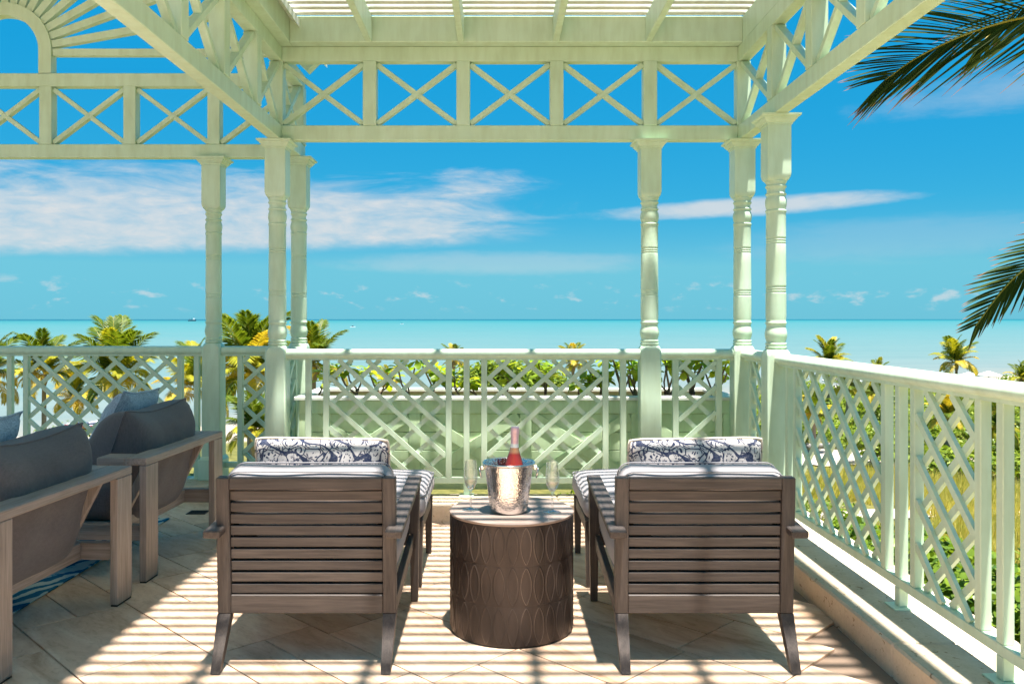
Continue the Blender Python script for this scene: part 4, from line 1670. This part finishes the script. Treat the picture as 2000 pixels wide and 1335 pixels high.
def flute(label, x, y):
    rt = root('champagne_flute', label, 'champagne flute', (x, y, TH), group='champagne flutes on the drum table')
    outer = [(0.0355, 0.0004), (0.0365, 0.0012), (0.030, 0.0028), (0.012, 0.0055), (0.0052, 0.010), (0.0040, 0.020), (0.0038, 0.070), (0.0048, 0.080), (0.0100, 0.088), (0.0190, 0.100), (0.0262, 0.118), (0.0292, 0.138), (0.0288, 0.160), (0.0268, 0.185), (0.0245, 0.212)]
    inner = [(0.0238, 0.212), (0.0260, 0.185), (0.0280, 0.160), (0.0284, 0.138), (0.0254, 0.118), (0.0182, 0.101), (0.0095, 0.091), (0.001, 0.089)]
    MB().lathe([(0.0005, 0.0004)] + outer + inner, 40, cap0=False, cap1=False).build('glass', 'clear_glass', rt, smooth=50, local=True)
    MB().lathe([(0.001, 0.0895), (0.0092, 0.0915), (0.0178, 0.1015), (0.0249, 0.1183), (0.0262, 0.1245), (0.001, 0.1245)], 40, cap0=False, cap1=False).build('wine', 'pale_rose_wine', rt, smooth=50, local=True)
    return rt


flute('champagne flute with a little wine left of the ice bucket', -0.118, 3.63)
flute('champagne flute with a little wine right of the ice bucket', 0.230, 3.585)


# ------------------------------------------------------------------ palms
def frond_mesh(name, L, n, leaflen, droop, mat, seed, width=0.028, vee=0.5, rachis_r=0.022):
    """coconut frond along +x, bending down; one mesh of rachis and leaflets"""
    rr = np.random.default_rng(seed)
    V, Fc = [], []
    def P(t):
        x = L * (t - droop * 0.25 * t ** 3)
        z = L * (0.30 * t * (1 - t * 0.45) - droop * 0.62 * t ** 2.3)
        return Vector((x, 0, z))
    m_ = MB()
    pts = [P(k / 14) for k in range(15)]
    m_.tube(pts, [rachis_r * (1 - 0.85 * k / 14) for k in range(15)], 5)
    nr = len(m_.f)
    for k in range(n):
        t = 0.14 + 0.86 * (k + rr.uniform(0, 0.6)) / n
        t = min(t, 1.0)
        p = P(t)
        d = (P(min(1.0, t + 0.02)) - P(t - 0.02)).normalized()
        ll = leaflen * (math.sin(math.pi * (0.16 + 0.80 * t)) ** 0.7) * rr.uniform(0.85, 1.1)
        up = Vector((-d.z, 0, d.x))
        for s in (-1, 1):
            sd2 = Vector((0, s, 0))
            fwd = 0.45 + 0.55 * t
            out = (sd2 * 1.0 + d * fwd + up * (vee * (1 - t * .5)) + Vector(rr.normal(0, 0.08, 3))).normalized()
            mid = p + out * ll * 0.5 + Vector((0, 0, -0.08 * ll))
            end = p + out * ll * 0.92 + Vector((0, 0, -(0.28 + 0.30 * droop) * ll))
            w = d.cross(out).cross(out).normalized() * width * rr.uniform(.8, 1.2)
            b = len(m_.v)
            m_.v += [tuple(p - w * 0.4), tuple(p + w * 0.4), tuple(mid + w), tuple(mid - w), tuple(end)]
            m_.f += [(b, b + 1, b + 2, b + 3), (b + 3, b + 2, b + 4)]
    me = m_.mesh(name)
    me.materials.append(MATS[mat])
    me.materials.append(MATS['rachis'])
    mi = np.zeros(len(me.polygons), dtype=np.int32)
    mi[:nr] = 1
    me.polygons.foreach_set('material_index', mi)
    return me


FR = {}
for c, m__ in (('green', 'palm_green'), ('lime', 'palm_lime'), ('yellow', 'palm_yellow'), ('dry', 'palm_dry')):
    for q, dr_ in ((0, 0.32), (1, 0.58), (2, 0.80)):
        FR[(c, q)] = frond_mesh('frond', 3.0, 56, 0.86, dr_, m__, 20 + q, 0.034)


def palm(label, px, py, s, size=1.0, seed=0, mix=(0.5, 0.3, 0.2), n=20, lean=(0, 0), zg=None, wind=0.25, group='palm trees between the terrace and the sea'):
    """crown centre at picture position (px, py) of a tree s pixels per metre away: placed at its real distance"""
    rr = random.Random(seed)
    Y = F / s
    X = (px - 973) / s
    Z = CAMZ - (py - 623) / s
    gx, gy = X + lean[0], Y + lean[1]
    gz = ground_z(gx, gy) - 0.1
    rt = root('palm_tree', label, 'palm tree', (gx, gy, gz), group=group)
    c = Vector((X - gx, Y - gy, Z - gz))
    m_ = MB()
    pts, rad = [], []
    for k in range(22):
        t = k / 21
        pts.append((c.x * t ** 1.5, c.y * t ** 1.5, c.z * t))
        rad.append((0.19 - 0.07 * t + (0.09 * (1 - t) ** 6)) * (1.0 + 0.05 * (k % 2)))
    m_.tube(pts, rad, 10)
    m_.build('trunk', 'bark', rt, smooth=50, local=True)
    # boot of old leaf bases under the crown
    m_ = MB()
    m_.lathe([(0.10, -0.75), (0.20, -0.45), (0.24, -0.15), (0.14, 0.12)], 10, Matrix.Translation(c))
    m_.build('crown_base', 'bark', rt, smooth=50, local=True)
    n = int(n * 1.25)
    for k in range(n):
        t = k / (n - 1)                       # 0 youngest (upright) .. 1 oldest (hanging)
        a = k * 2.399 + rr.uniform(-.3, .3)
        pitch = R(80 - 94 * t + rr.uniform(-10, 10))
        u = rr.random()
        t2 = t * 1.02
        kind = 'green' if t2 < mix[0] else ('lime' if t2 < mix[0] + mix[1] else ('yellow' if t2 < sum(mix) + 0.2 else 'dry'))
        if u < 0.2 and kind != 'dry':
            kind = rr.choice(('lime', 'green', 'yellow'))
        q = 0 if t < 0.35 else (1 if t < 0.7 else 2)
        sc = size * rr.uniform(0.82, 1.08) * (0.8 + 0.25 * math.sin(math.pi * min(1, t + .25)))
        M = Matrix.Translation(c + Vector((0, 0, 0.05))) @ Matrix.Rotation(a, 4, 'Z') @ Matrix.Rotation(-pitch, 4, 'Y') @ Matrix.Rotation(rr.uniform(-.5, .5), 4, 'X') @ Matrix.Scale(sc, 4)
        inst('frond', FR[(kind, q)], rt, M)
    return rt


palm('yellowing palm cut off by the left edge of the view', -30, 745, 30, 1.2, 1, (0.35, 0.3, 0.3))
palm('yellow green palm with straight trunk behind the near club chair', 86, 734, 29, 1.1, 2, (0.35, 0.25, 0.35))
palm('low drooping golden palm between two taller palms on the left', 148, 784, 27, 0.95, 3, (0.15, 0.3, 0.45), 16)
palm('tallest palm on the left rising over the handrail with coconuts', 225, 742, 34, 1.28, 4, (0.45, 0.3, 0.22), 24)
palm('golden palm half hidden behind the left pavilion column', 385, 768, 30, 1.25, 5, (0.25, 0.3, 0.4), 18)
palm('large green palm seen between the left pavilion column and corner column', 489, 738, 46, 1.1, 6, (0.5, 0.25, 0.2), 24)
palm('short spiky palm low behind the narrow left railing', 500, 850, 56, 0.62, 7, (0.55, 0.3, 0.1), 22)
palm('dark green palm peeking right of the paired left columns', 612, 718, 40, 0.9, 8, (0.6, 0.2, 0.15), 20)
palm('distant yellow palm low behind the left lattice panel', 755, 748, 19, 0.7, 9, (0.1, 0.3, 0.55), 14)
palm('palm top just showing over the back handrail near the middle', 886, 708, 19, 0.75, 10, (0.4, 0.3, 0.2), 18)
palm('slim palm with yellow leaf stalks behind the right lattice panel', 1119, 712, 23, 0.72, 11, (0.4, 0.3, 0.25), 18)
palm('bushy yellow green palm over the right railing near the columns', 1618, 716, 18, 1.2, 12, (0.35, 0.35, 0.3), 22)
palm('lone yellow crowned palm above the right railing beside white canopies', 1868, 712, 18, 1.15, 13, (0.25, 0.35, 0.4), 18)
palm('small dark palm tuft touching the right handrail', 1716, 728, 18, 0.6, 14, (0.7, 0.2, 0.1), 16)
palm('small palm at the right edge above the handrail', 1996, 742, 22, 0.6, 15, (0.5, 0.3, 0.15), 16)
palm('palm beside the sand path behind first lattice diamonds on the right', 1545, 800, 24, 0.75, 16, (0.5, 0.3, 0.1), 18)
palm('brown skirted palm in the hedge behind the right lattice', 1590, 812, 24, 0.8, 17, (0.35, 0.3, 0.1), 20)
palm('dark palm in the hedge left of the close right balusters', 1655, 760, 20, 0.8, 18, (0.7, 0.2, 0.05), 20)
palm('dark palm in the hedge seen beside the first right foot post', 1708, 770, 20, 0.75, 19, (0.7, 0.2, 0.05), 18)
palm('wide shady palm behind the second right lattice panel', 1850, 820, 27, 0.85, 20, (0.6, 0.3, 0.05), 22)
palm('shady palm behind the last right balusters', 1950, 838, 27, 0.8, 21, (0.6, 0.3, 0.05), 20)


# near palm at the right: two fronds reach into view, each leaflet its own piece
def leaflet_mesh():
    m_ = MB()
    V, Fc = [], []
    n = 7
    for k in range(n):
        t = k / (n - 1)
        w = 0.0105 * (math.sin(math.pi * min(0.97, 0.12 + 0.86 * t)) ** 0.6) * (1 - t * 0.35)
        if k == n - 1:
            w = 0.0006
        x = t
        z = -0.10 * t ** 2.4
        V += [(x, -w, z + w * 0.55), (x, 0, z), (x, w, z + w * 0.55)]
    for k in range(n - 1):
        a = k * 3
        Fc += [(a, a + 3, a + 4, a + 1), (a + 1, a + 4, a + 5, a + 2)]
    m_.add(V, Fc)
    me = m_.mesh('leaflet', 180)
    me.materials.append(MATS['palm_dark'])
    uv = me.uv_layers.new(name='UVMap')
    for lp in me.loops:
        co = me.vertices[lp.vertex_index].co
        uv.data[lp.index].uv = (co.x, co.y * 10 + 0.5)
    return me


leaflet_me = leaflet_mesh()
nc = Vector((5.75, 6.55, 2.75))
gz = ground_z(5.75, 6.9)
npalm = root('palm_tree', 'close dark palm whose fronds hang into view from the right edge', 'palm tree', (5.75, 7.6, gz))
def loc_np(p):
    return Vector(p) - Vector((5.75, 7.6, gz))
m_ = MB()
pts, rad = [], []
for k in range(20):
    t = k / 19
    pts.append((0, (6.55 - 7.6) * t ** 1.5, (nc.z - gz) * t))
    rad.append(0.20 - 0.07 * t)
m_.tube(pts, rad, 12)
m_.build('trunk', 'bark', npalm, smooth=50, local=True)


def catmull(P, n):
    P = [Vector(p) for p in P]
    P = [P[0] * 2 - P[1]] + P + [P[-1] * 2 - P[-2]]
    out = []
    seg = len(P) - 3
    for k in range(n + 1):
        u = k / n * seg
        i = min(int(u), seg - 1)
        t = u - i
        a, b, c, d = P[i:i + 4]
        out.append(0.5 * ((2 * b) + (c - a) * t + (2 * a - 5 * b + 4 * c - d) * t * t + (3 * b - a - 3 * c + d) * t ** 3))
    return out


def near_frond(path, n, ll, seed, upl, dnl, t_start=0.2):
    rr = random.Random(seed)
    pts = [loc_np(p) for p in catmull(path, 60)]
    m_ = MB()
    m_.tube(pts, [0.017 * (1 - 0.85 * k / 60) + 0.002 for k in range(61)], 6)
    fr = m_.build('frond', 'rachis', npalm, smooth=60, local=True)
    for k in range(n):
        t = t_start + (1 - t_start) * (k + 0.5) / n
        i = min(59, int(t * 60))
        p = pts[i].lerp(pts[i + 1], t * 60 - i)
        d = (pts[i + 1] - pts[max(0, i - 1)]).normalized()
        for side in (0, 1):
            base = Vector(upl if side == 0 else dnl)
            fwd = 0.55 + 0.75 * t ** 2
            o = (base + d * fwd + Vector((rr.gauss(0, .05), rr.gauss(0, .08), rr.gauss(0, .05)))).normalized()
            L = ll * (0.55 + 0.45 * math.sin(math.pi * min(1, 0.25 + 0.72 * t))) * rr.uniform(0.86, 1.08) * (1 - 0.35 * max(0, t - 0.8) / 0.2)
            zax = Vector((0, -0.85, 0.5))
            yax = zax.cross(o).normalized()
            zax = o.cross(yax)
            M = Matrix(((o.x, yax.x, zax.x, 0), (o.y, yax.y, zax.y, 0), (o.z, yax.z, zax.z, 0), (0, 0, 0, 1)))
            M = Matrix.Translation(p) @ M @ Matrix.Rotation(rr.uniform(-.5, .5), 4, 'X') @ Matrix.Diagonal((L, 1.0 + 0.2 * rr.random(), L * rr.uniform(.4, 1.4), 1))
            inst('leaflet', leaflet_me, fr, M)


near_frond([nc, (5.2, 6.5, 3.55), (4.6, 6.5, 3.72), (4.05, 6.5, 3.64), (3.63, 6.5, 3.52), (3.24, 6.5, 3.34), (2.98, 6.5, 3.16)], 56, 0.95, 1, (-0.62, -0.25, 0.42), (-0.30, 0.1, -0.62))
near_frond([nc, (5.3, 6.4, 2.80), (4.75, 6.35, 2.42), (4.34, 6.3, 2.06), (4.02, 6.3, 1.78), (3.78, 6.3, 1.56), (3.56, 6.3, 1.27)], 40, 0.50, 2, (-0.95, -0.2, 0.30), (0.10, 0.1, -0.95))
near_frond([nc, (5.5, 6.9, 3.75), (5.1, 7.2, 4.15), (4.75, 7.3, 4.15), (4.45, 7.4, 3.95), (4.2, 7.4, 3.70)], 26, 0.75, 3, (-0.8, 0.1, 0.25), (-0.2, 0.2, -0.8))
for k in range(9):
    a = R(-60 + 34 * k)
    M = Matrix.Translation(loc_np(nc)) @ Matrix.Rotation(a if abs(math.degrees(a) - 180) > 40 else a + 0.9, 4, 'Z') @ Matrix.Rotation(-R(35 - 12 * (k % 4)), 4, 'Y') @ Matrix.Scale(0.9, 4)
    if math.cos(a) > 0.1:
        inst('frond', FR[('green', 1)], npalm, M)


# ------------------------------------------------------------------ shrubs, hedges, grass
def leaf_cloud(blobs, per, size, seed, disc=False):
    """leaf faces scattered over and inside ellipsoids (x,y,z,rx,ry,rz); returns verts, faces"""
    rr = np.random.default_rng(seed)
    Vs, n0, Fc = [], 0, []
    for (x, y, z, rx, ry, rz) in blobs:
        n = int(per * max(0.2, (rx * ry + rx * rz + ry * rz) / 3))
        d = rr.normal(size=(n, 3))
        d /= np.linalg.norm(d, axis=1)[:, None]
        d[:, 2] = np.where(d[:, 2] < -0.35, -d[:, 2], d[:, 2])
        rad = 1 - np.abs(rr.normal(0, 0.16, n))
        lump = 1 + 0.16 * np.sin(d[:, 0] * 5 + x) * np.sin(d[:, 1] * 6 + y) + 0.10 * np.sin(d[:, 2] * 9 + d[:, 0] * 8 + z)
        c = np.array((x, y, z)) + d * np.array((rx, ry, rz)) * (rad * lump)[:, None]
        nrm = d + rr.normal(0, 0.55, (n, 3))
        nrm[:, 2] += 0.5
        nrm /= np.linalg.norm(nrm, axis=1)[:, None]
        t = np.cross(nrm, rr.normal(size=(n, 3)))
        t /= np.linalg.norm(t, axis=1)[:, None]
        b = np.cross(nrm, t)
        s = size * rr.uniform(0.6, 1.25, n)[:, None]
        if disc:
            pts = [c + s * (t * math.cos(a) + b * math.sin(a)) for a in np.linspace(0, 2 * np.pi, 6, endpoint=False)]
            k = 6
        else:
            pts = [c - t * s, c + b * s * 0.45, c + t * s, c - b * s * 0.45]
            k = 4
        P = np.stack(pts, axis=1).reshape(-1, 3)
        Vs.append(P)
        Fc += [tuple(range(n0 + i * k, n0 + i * k + k)) for i in range(n)]
        n0 += n * k
    return np.concatenate(Vs), Fc


def bush(name, label, px, py_base, w, h, Ydepth, per, size, mat, seed, n=6, disc=False, group=None, cat='shrub'):
    Y = Ydepth
    X = (px - 973) * Y / F
    z0 = ground_z(X, Y)
    rr = random.Random(seed)
    rt = root(name, label, cat, (X, Y, z0), group=group)
    bl = []
    for k in range(n):
        a = rr.uniform(0, 6.28)
        q = rr.uniform(0, 0.6)
        hh = h * (rr.uniform(0.86, 1.0) if cat == 'hedge' else rr.uniform(0.6, 1.0))
        bl.append((math.cos(a) * w / 2 * q, math.sin(a) * w / 2 * q, hh * 0.52, w * rr.uniform(.26, .40), w * rr.uniform(.26, .40), hh * 0.5))
    V, Fc = leaf_cloud(bl, per, size, seed, disc)
    m_ = MB()
    m_.v = [tuple(p) for p in V]
    m_.f = Fc
    o = m_.build('foliage', mat, rt, local=True)
    o['kind'] = 'stuff'
    m_ = MB()
    for k in range(6):
        a = k * 1.05 + rr.random()
        m_.tube([(0, 0, -0.1), (math.cos(a) * w * .1, math.sin(a) * w * .1, h * .3), (math.cos(a) * w * .22, math.sin(a) * w * .22, h * .62)], [0.06, 0.045, 0.02], 5)
    m_.build('stem', 'stem_bark', rt, local=True)
    return rt


# sea grape beside the terrace, lower right
bush('sea_grape_shrub', 'sea grape shrub with round leaves behind the second right lattice', 1800, 0, 7.0, 3.4, 30, 120, 0.149, 'seagrape_leaf', 31, 8, True)
bush('sea_grape_shrub', 'sea grape shrub at the lower right corner behind the last balusters', 1960, 0, 7.5, 3.8, 27, 120, 0.149, 'seagrape_leaf', 32, 8, True)
bush('sea_grape_shrub', 'round leaved shrub low behind the first right foot post', 1690, 0, 5.0, 2.6, 36, 120, 0.149, 'seagrape_leaf', 33, 7, True)
bush('shrub', 'dark round shrub at the edge of the sand path behind the right lattice', 1705, 0, 4.2, 3.4, 62, 90, 0.18, 'shrub_leaf', 34, 6)
bush('shrub', 'small tuft of shrub on the sand strip near the lounge chair arm', 1625, 0, 3.0, 1.5, 45, 120, 0.127, 'seagrape_leaf', 35, 5)
bush('shrub', 'bright green bush on the sand behind the near club chair pillow', 125, 0, 7.0, 3.0, 62, 100, 0.138, 'seagrape_leaf', 36, 7)
bush('shrub', 'leafy bush low behind the left pavilion column', 372, 0, 5.0, 2.8, 44, 120, 0.138, 'seagrape_leaf', 37, 7)

# hedge of sea grape beyond the planter, middle of the view
bush('hedge', 'tall dense green hedge seen over the planter in the middle', 982, 0, 8.0, 8.3, 60, 200, 0.22, 'shrub_leaf', 41, 16, False, None, 'hedge')
bush('hedge', 'lower end of the dense hedge right of the middle over planter', 1066, 0, 6.0, 7.7, 60, 200, 0.22, 'shrub_leaf', 42, 12, False, None, 'hedge')

# broad mass of undergrowth on the right, beyond the path
rr = np.random.default_rng(5)
bl = []
for k in range(150):
    px = rr.uniform(1480, 2080)
    Y = rr.uniform(70, 128)
    X = (px - 973) * Y / F
    if shore_d(X, Y) > -16:
        continue
    hh = rr.uniform(1.5, 3.0)
    bl.append((X, Y, ground_z(X, Y) + hh * .45, rr.uniform(1.4, 3.0), rr.uniform(1.4, 3.0), hh * 0.6))
for k in range(60):
    px = rr.uniform(1735, 2120)
    Y = rr.uniform(56, 72)
    X = (px - 973) * Y / F
    hh = rr.uniform(1.2, 2.4)
    bl.append((X, Y, ground_z(X, Y) + hh * .4, rr.uniform(1.0, 2.2), rr.uniform(1.0, 2.2), hh * 0.6))
V, Fc = leaf_cloud(bl, 130, 0.23, 6)
m_ = MB()
m_.v = [tuple(p) for p in V]
m_.f = Fc
tag(m_.build('undergrowth', 'shrub_leaf'), 'mass of green undergrowth beyond the right railing', 'undergrowth', kind='stuff')

# undergrowth on the left and middle, low
bl = []
for k in range(70):
    px = rr.uniform(-80, 1480)
    Y = rr.uniform(26, 50)
    X = (px - 973) * Y / F
    hh = rr.uniform(0.8, 2.0)
    bl.append((X, Y, ground_z(X, Y) + hh * .4, rr.uniform(1.0, 2.4), rr.uniform(1.0, 2.4), hh * 0.6))
V, Fc = leaf_cloud(bl, 55, 0.20, 8)
m_ = MB()
m_.v = [tuple(p) for p in V]
m_.f = Fc
tag(m_.build('undergrowth', 'seagrape_leaf'), 'low green undergrowth below the back of the terrace', 'undergrowth', kind='stuff')

# dune grass
n = 42000
px = rr.uniform(1530, 2120, n)
Yg = rr.uniform(37, 59, n)
Xg = (px - 973) * Yg / F
keep = (np.sin(Xg * 0.5 + 1) + np.sin(Yg * 0.42 + Xg * 0.2) > -1.0)
keep &= ~((np.abs(Yg - 46.0 - (Xg - 17) * 0.1) < 1.3) & (Xg < 22))
Xg, Yg = Xg[keep], Yg[keep]
n = len(Xg)
Zg = np.array([ground_z(a, b) for a, b in zip(Xg, Yg)])
hgt = rr.uniform(0.35, 0.95, n)
an = rr.uniform(0, 6.28, n)
wd = 0.028
dx, dy = np.cos(an) * wd, np.sin(an) * wd
lx, ly = rr.normal(0.12, 0.16, n), rr.normal(0, 0.16, n)
P = np.stack([np.stack([Xg - dx, Yg - dy, Zg - .02], 1), np.stack([Xg + dx, Yg + dy, Zg - .02], 1), np.stack([Xg + lx, Yg + ly, Zg + hgt], 1)], 1).reshape(-1, 3)
m_ = MB()
m_.v = [tuple(p) for p in P]
m_.f = [(i * 3, i * 3 + 1, i * 3 + 2) for i in range(n)]
tag(m_.build('dune_grass', 'dune_grass'), 'yellow dune grass beyond the right railing', 'grass', kind='stuff')

# sand paths draped on the ground
def path_strip(pts, w, label=None):
    V, Fc = [], []
    P = catmull([(x, y, 0) for x, y in pts], 40)
    for k, p in enumerate(P):
        d = (P[min(40, k + 1)] - P[max(0, k - 1)]).normalized()
        s = Vector((-d.y, d.x, 0))
        for q in (-1, -0.33, 0.33, 1):
            a = p + s * (q * w / 2 * (1 + 0.12 * math.sin(k * 0.9 + q)))
            V.append((a.x, a.y, ground_z(a.x, a.y) + 0.10))
    for k in range(40):
        for j in range(3):
            a = k * 4 + j
            Fc.append((a, a + 1, a + 5, a + 4))
    m_ = MB()
    m_.add(V, Fc)
    tag(m_.build('path', 'path_sand', smooth=60), kind='structure')


path_strip([(15, 62), (22, 66), (30, 66), (40, 70)], 9.0)
path_strip([(12, 47), (17, 46), (23, 46.5), (34, 45)], 2.2)

# low wall of grey stones along the far side of the path
ww = root('stone_edging', 'low row of grey stones edging the sand path beyond the right lattice', 'edging', (24, 71.5, ground_z(24, 71.5)))
rs = random.Random(4)
for k in range(16):
    x = 15.5 + k * 1.05
    y = 70.5 + 0.12 * k
    V, Fc = rounded_box(1.0, 0.5, 0.5, 0.14, 4, wrinkle=0.06, seed=k)
    MB().add(V, Fc, Matrix.Translation((x, y, ground_z(x, y) + 0.2)) @ Matrix.Rotation(rs.uniform(-.2, .2), 4, 'Z')).build('stone', 'rock_grey', ww, smooth=40)


# ------------------------------------------------------------------ beach things
def beach_canopy(label, px, py, s, w):
    Y = F / s
    X = (px - 973) / s
    Zt = CAMZ - (py - 623) / s
    zg = ground_z(X, Y)
    rt = root('beach_canopy', label, 'canopy', (X, Y, zg), group='white beach canopies')
    h = Zt - zg
    V = [(0, 0, h)]
    for k in range(8):
        a = R(45 * k + 22.5)
        V.append((math.cos(a) * w / 2, math.sin(a) * w / 2, h - 0.18 * w))
    Vb = [(x * .99, y * .99, z - 0.16) for (x, y, z) in V[1:]]
    m_ = MB()
    m_.add(V + Vb, [(0, 1 + k, 1 + (k + 1) % 8) for k in range(8)] + [(1 + k, 9 + k, 9 + (k + 1) % 8, 1 + (k + 1) % 8) for k in range(8)])
    m_.build('cover', 'canvas_white', rt, local=True)
    MB().lathe([(0.06, -0.2), (0.05, h - 0.02)], 8).build('pole', 'white_paint', rt, local=True)


beach_canopy('white beach canopy under the lone palm, larger of the two there', 1931, 724, 14.5, 3.2)
beach_canopy('white beach canopy left of the larger one, half behind the handrail', 1892, 726, 14.0, 2.2)
beach_canopy('white beach canopy behind the first right lattice, left one', 1625, 736, 14, 2.6)
beach_canopy('white beach canopy behind the first right lattice, right one', 1664, 737, 14, 2.4)


def lounger(label, px, py, s):
    Y = F / s
    X = (px - 973) / s
    zg = ground_z(X, Y)
    rt = root('sun_bed', label, 'sun bed', (X, Y, zg), 0.15, 'orange sun beds on the beach')
    MB().box(-0.95, 0.95, -0.32, 0.32, 0.28, 0.40, 0.03).build('mattress', 'canvas_orange', rt, local=True)
    m_ = MB()
    m_.bar((0.55, 0, 0.38), (1.15, 0, 0.85), 0.62, 0.1, b=0.02)
    m_.build('backrest', 'canvas_orange', rt, local=True)
    for a in (-0.8, 0.8):
        for b in (-0.26, 0.26):
            MB().box(a - .03, a + .03, b - .03, b + .03, -0.1, 0.28, 0.004).build('leg', 'white_paint', rt, local=True)


for k, (px, lb) in enumerate(((1574, 'leftmost orange sun bed on the beach behind right lattice'), (1592, 'second orange sun bed from the left on the beach'), (1610, 'third orange sun bed from the left on the beach'))):
    lounger(lb, px, 0, 12.6)


def jet_ski(label, px, s, hull, top, rz, Yoff=0.0):
    Y = F / s + Yoff
    X = (px - 973) * Y / F
    zg = ground_z(X, Y)
    rt = root('jet_ski', label, 'jet ski', (X, Y, zg), rz, 'jet skis parked on the sand')
    V, Fc = [], []
    st = [(-1.35, 0.42, 0.10, 0.42), (-0.9, 0.50, 0.05, 0.45), (0.0, 0.52, 0.03, 0.50), (0.7, 0.42, 0.08, 0.58), (1.2, 0.22, 0.22, 0.62), (1.5, 0.04, 0.45, 0.60)]
    for (x, w, z0, z1) in st:
        V += [(x, -w, z1), (x, -w * 0.9, (z0 + z1) / 2), (x, -w * 0.3, z0), (x, w * 0.3, z0), (x, w * .9, (z0 + z1) / 2), (x, w, z1)]
    for k in range(len(st) - 1):
        for j in range(6):
            i = (j + 1) % 6
            Fc.append((k * 6 + j, (k + 1) * 6 + j, (k + 1) * 6 + i, k * 6 + i))
    Fc += [tuple(range(6)), tuple(reversed(range(30, 36)))]
    MB().add(V, Fc).build('hull', hull, rt, smooth=40, local=True)
    V, Fc = rounded_box(1.3, 0.42, 0.36, 0.12, 6)
    MB().add(V, Fc, Matrix.Translation((-0.45, 0, 0.68))).build('seat', 'hull_navy', rt, smooth=60, local=True)
    V, Fc = rounded_box(1.25, 0.66, 0.40, 0.18, 6)
    MB().add([(x, y * (1 - 0.35 * (x + .6)), z * (1 - 0.4 * (x + .6))) for (x, y, z) in V], Fc, Matrix.Translation((0.65, 0, 0.68)) @ Matrix.Rotation(R(6), 4, 'Y')).build('cowl', top, rt, smooth=60, local=True)
    m_ = MB()
    m_.tube([(0.12, -0.38, 0.98), (0.2, -0.15, 1.02), (0.2, 0.15, 1.02), (0.12, 0.38, 0.98)], 0.03, 6)
    m_.tube([(0.35, 0, 0.8), (0.2, 0, 1.02)], 0.07, 6)
    m_.build('handlebar', 'black_rubber', rt, smooth=60, local=True)
    MB().box(-1.1, 1.1, -0.545, 0.545, 0.40, 0.44, 0.01).build('bumper_stripe', 'hull_navy' if hull != 'hull_navy' else 'hull_white', rt, local=True)


jet_ski('red and white jet ski on the sand behind the left lattice', 153, 17.5, 'hull_red', 'hull_white', R(184))
jet_ski('dark navy jet ski right of the red one on the sand', 196, 17.2, 'hull_navy', 'hull_white', R(186))

# ship on the horizon
sY = 5200
sx_ = (375 - 973) * sY / F
sh = root('cargo_ship', 'tiny dark cargo ship on the horizon left of the pavilion column', 'ship', (sx_, sY, -11))
st = [(-24, 3.5), (-22, 4.5), (18, 4.5), (25, 0.3)]
V, Fc = [], []
for (x, w) in st:
    V += [(x, -w, 0), (x, w, 0), (x + (1.5 if x > 20 else 0), w, 7 if x < 15 else 9), (x + (1.5 if x > 20 else 0), -w, 7 if x < 15 else 9)]
for k in range(3):
    for j in range(4):
        i = (j + 1) % 4
        Fc.append((k * 4 + j, k * 4 + i, (k + 1) * 4 + i, (k + 1) * 4 + j))
Fc += [(3, 2, 1, 0), (12, 13, 14, 15)]
MB().add(V, Fc).build('hull', 'ship_blue', sh, local=True)
MB().box(8, 17, -3.5, 3.5, 9, 19, 0.2).build('deckhouse', 'hull_white', sh, local=True)
MB().tube([(-4, 0, 7), (-4, 0, 21)], 0.8, 6).tube([(12, 0, 19), (12, 0, 26)], 0.6, 6).tube([(-14, 0, 7), (-14, 0, 17)], 0.7, 6).build('mast', 'ship_blue', sh, local=True)


def small_boat(label, px, py):
    Y = (CAMZ + 11) * F / (py - 623)
    X = (px - 973) * Y / F
    b = root('motor_boat', label, 'boat', (X, Y, -11), 0.2, 'small boats far out on the water')
    V, Fc = [], []
    for (x, w, z) in ((-4, 1.3, 1.0), (1, 1.4, 1.1), (4, 0.1, 1.6)):
        V += [(x, -w, -0.2), (x, w, -0.2), (x, w, z), (x, -w, z)]
    for k in range(2):
        for j in range(4):
            i = (j + 1) % 4
            Fc.append((k * 4 + j, k * 4 + i, (k + 1) * 4 + i, (k + 1) * 4 + j))
    Fc += [(3, 2, 1, 0), (8, 9, 10, 11)]
    MB().add(V, Fc).build('hull', 'hull_white', b, local=True)
    MB().box(-1.5, 1.2, -0.9, 0.9, 1.05, 2.6, 0.1).build('cabin', 'ship_blue', b, local=True)


small_boat('tiny boat on the water right of the paired left columns', 689, 639)
small_boat('tiny boat nearer the horizon, left of the middle', 785, 633)
print('tiles', n_t, 'objects', len(bpy.data.objects))
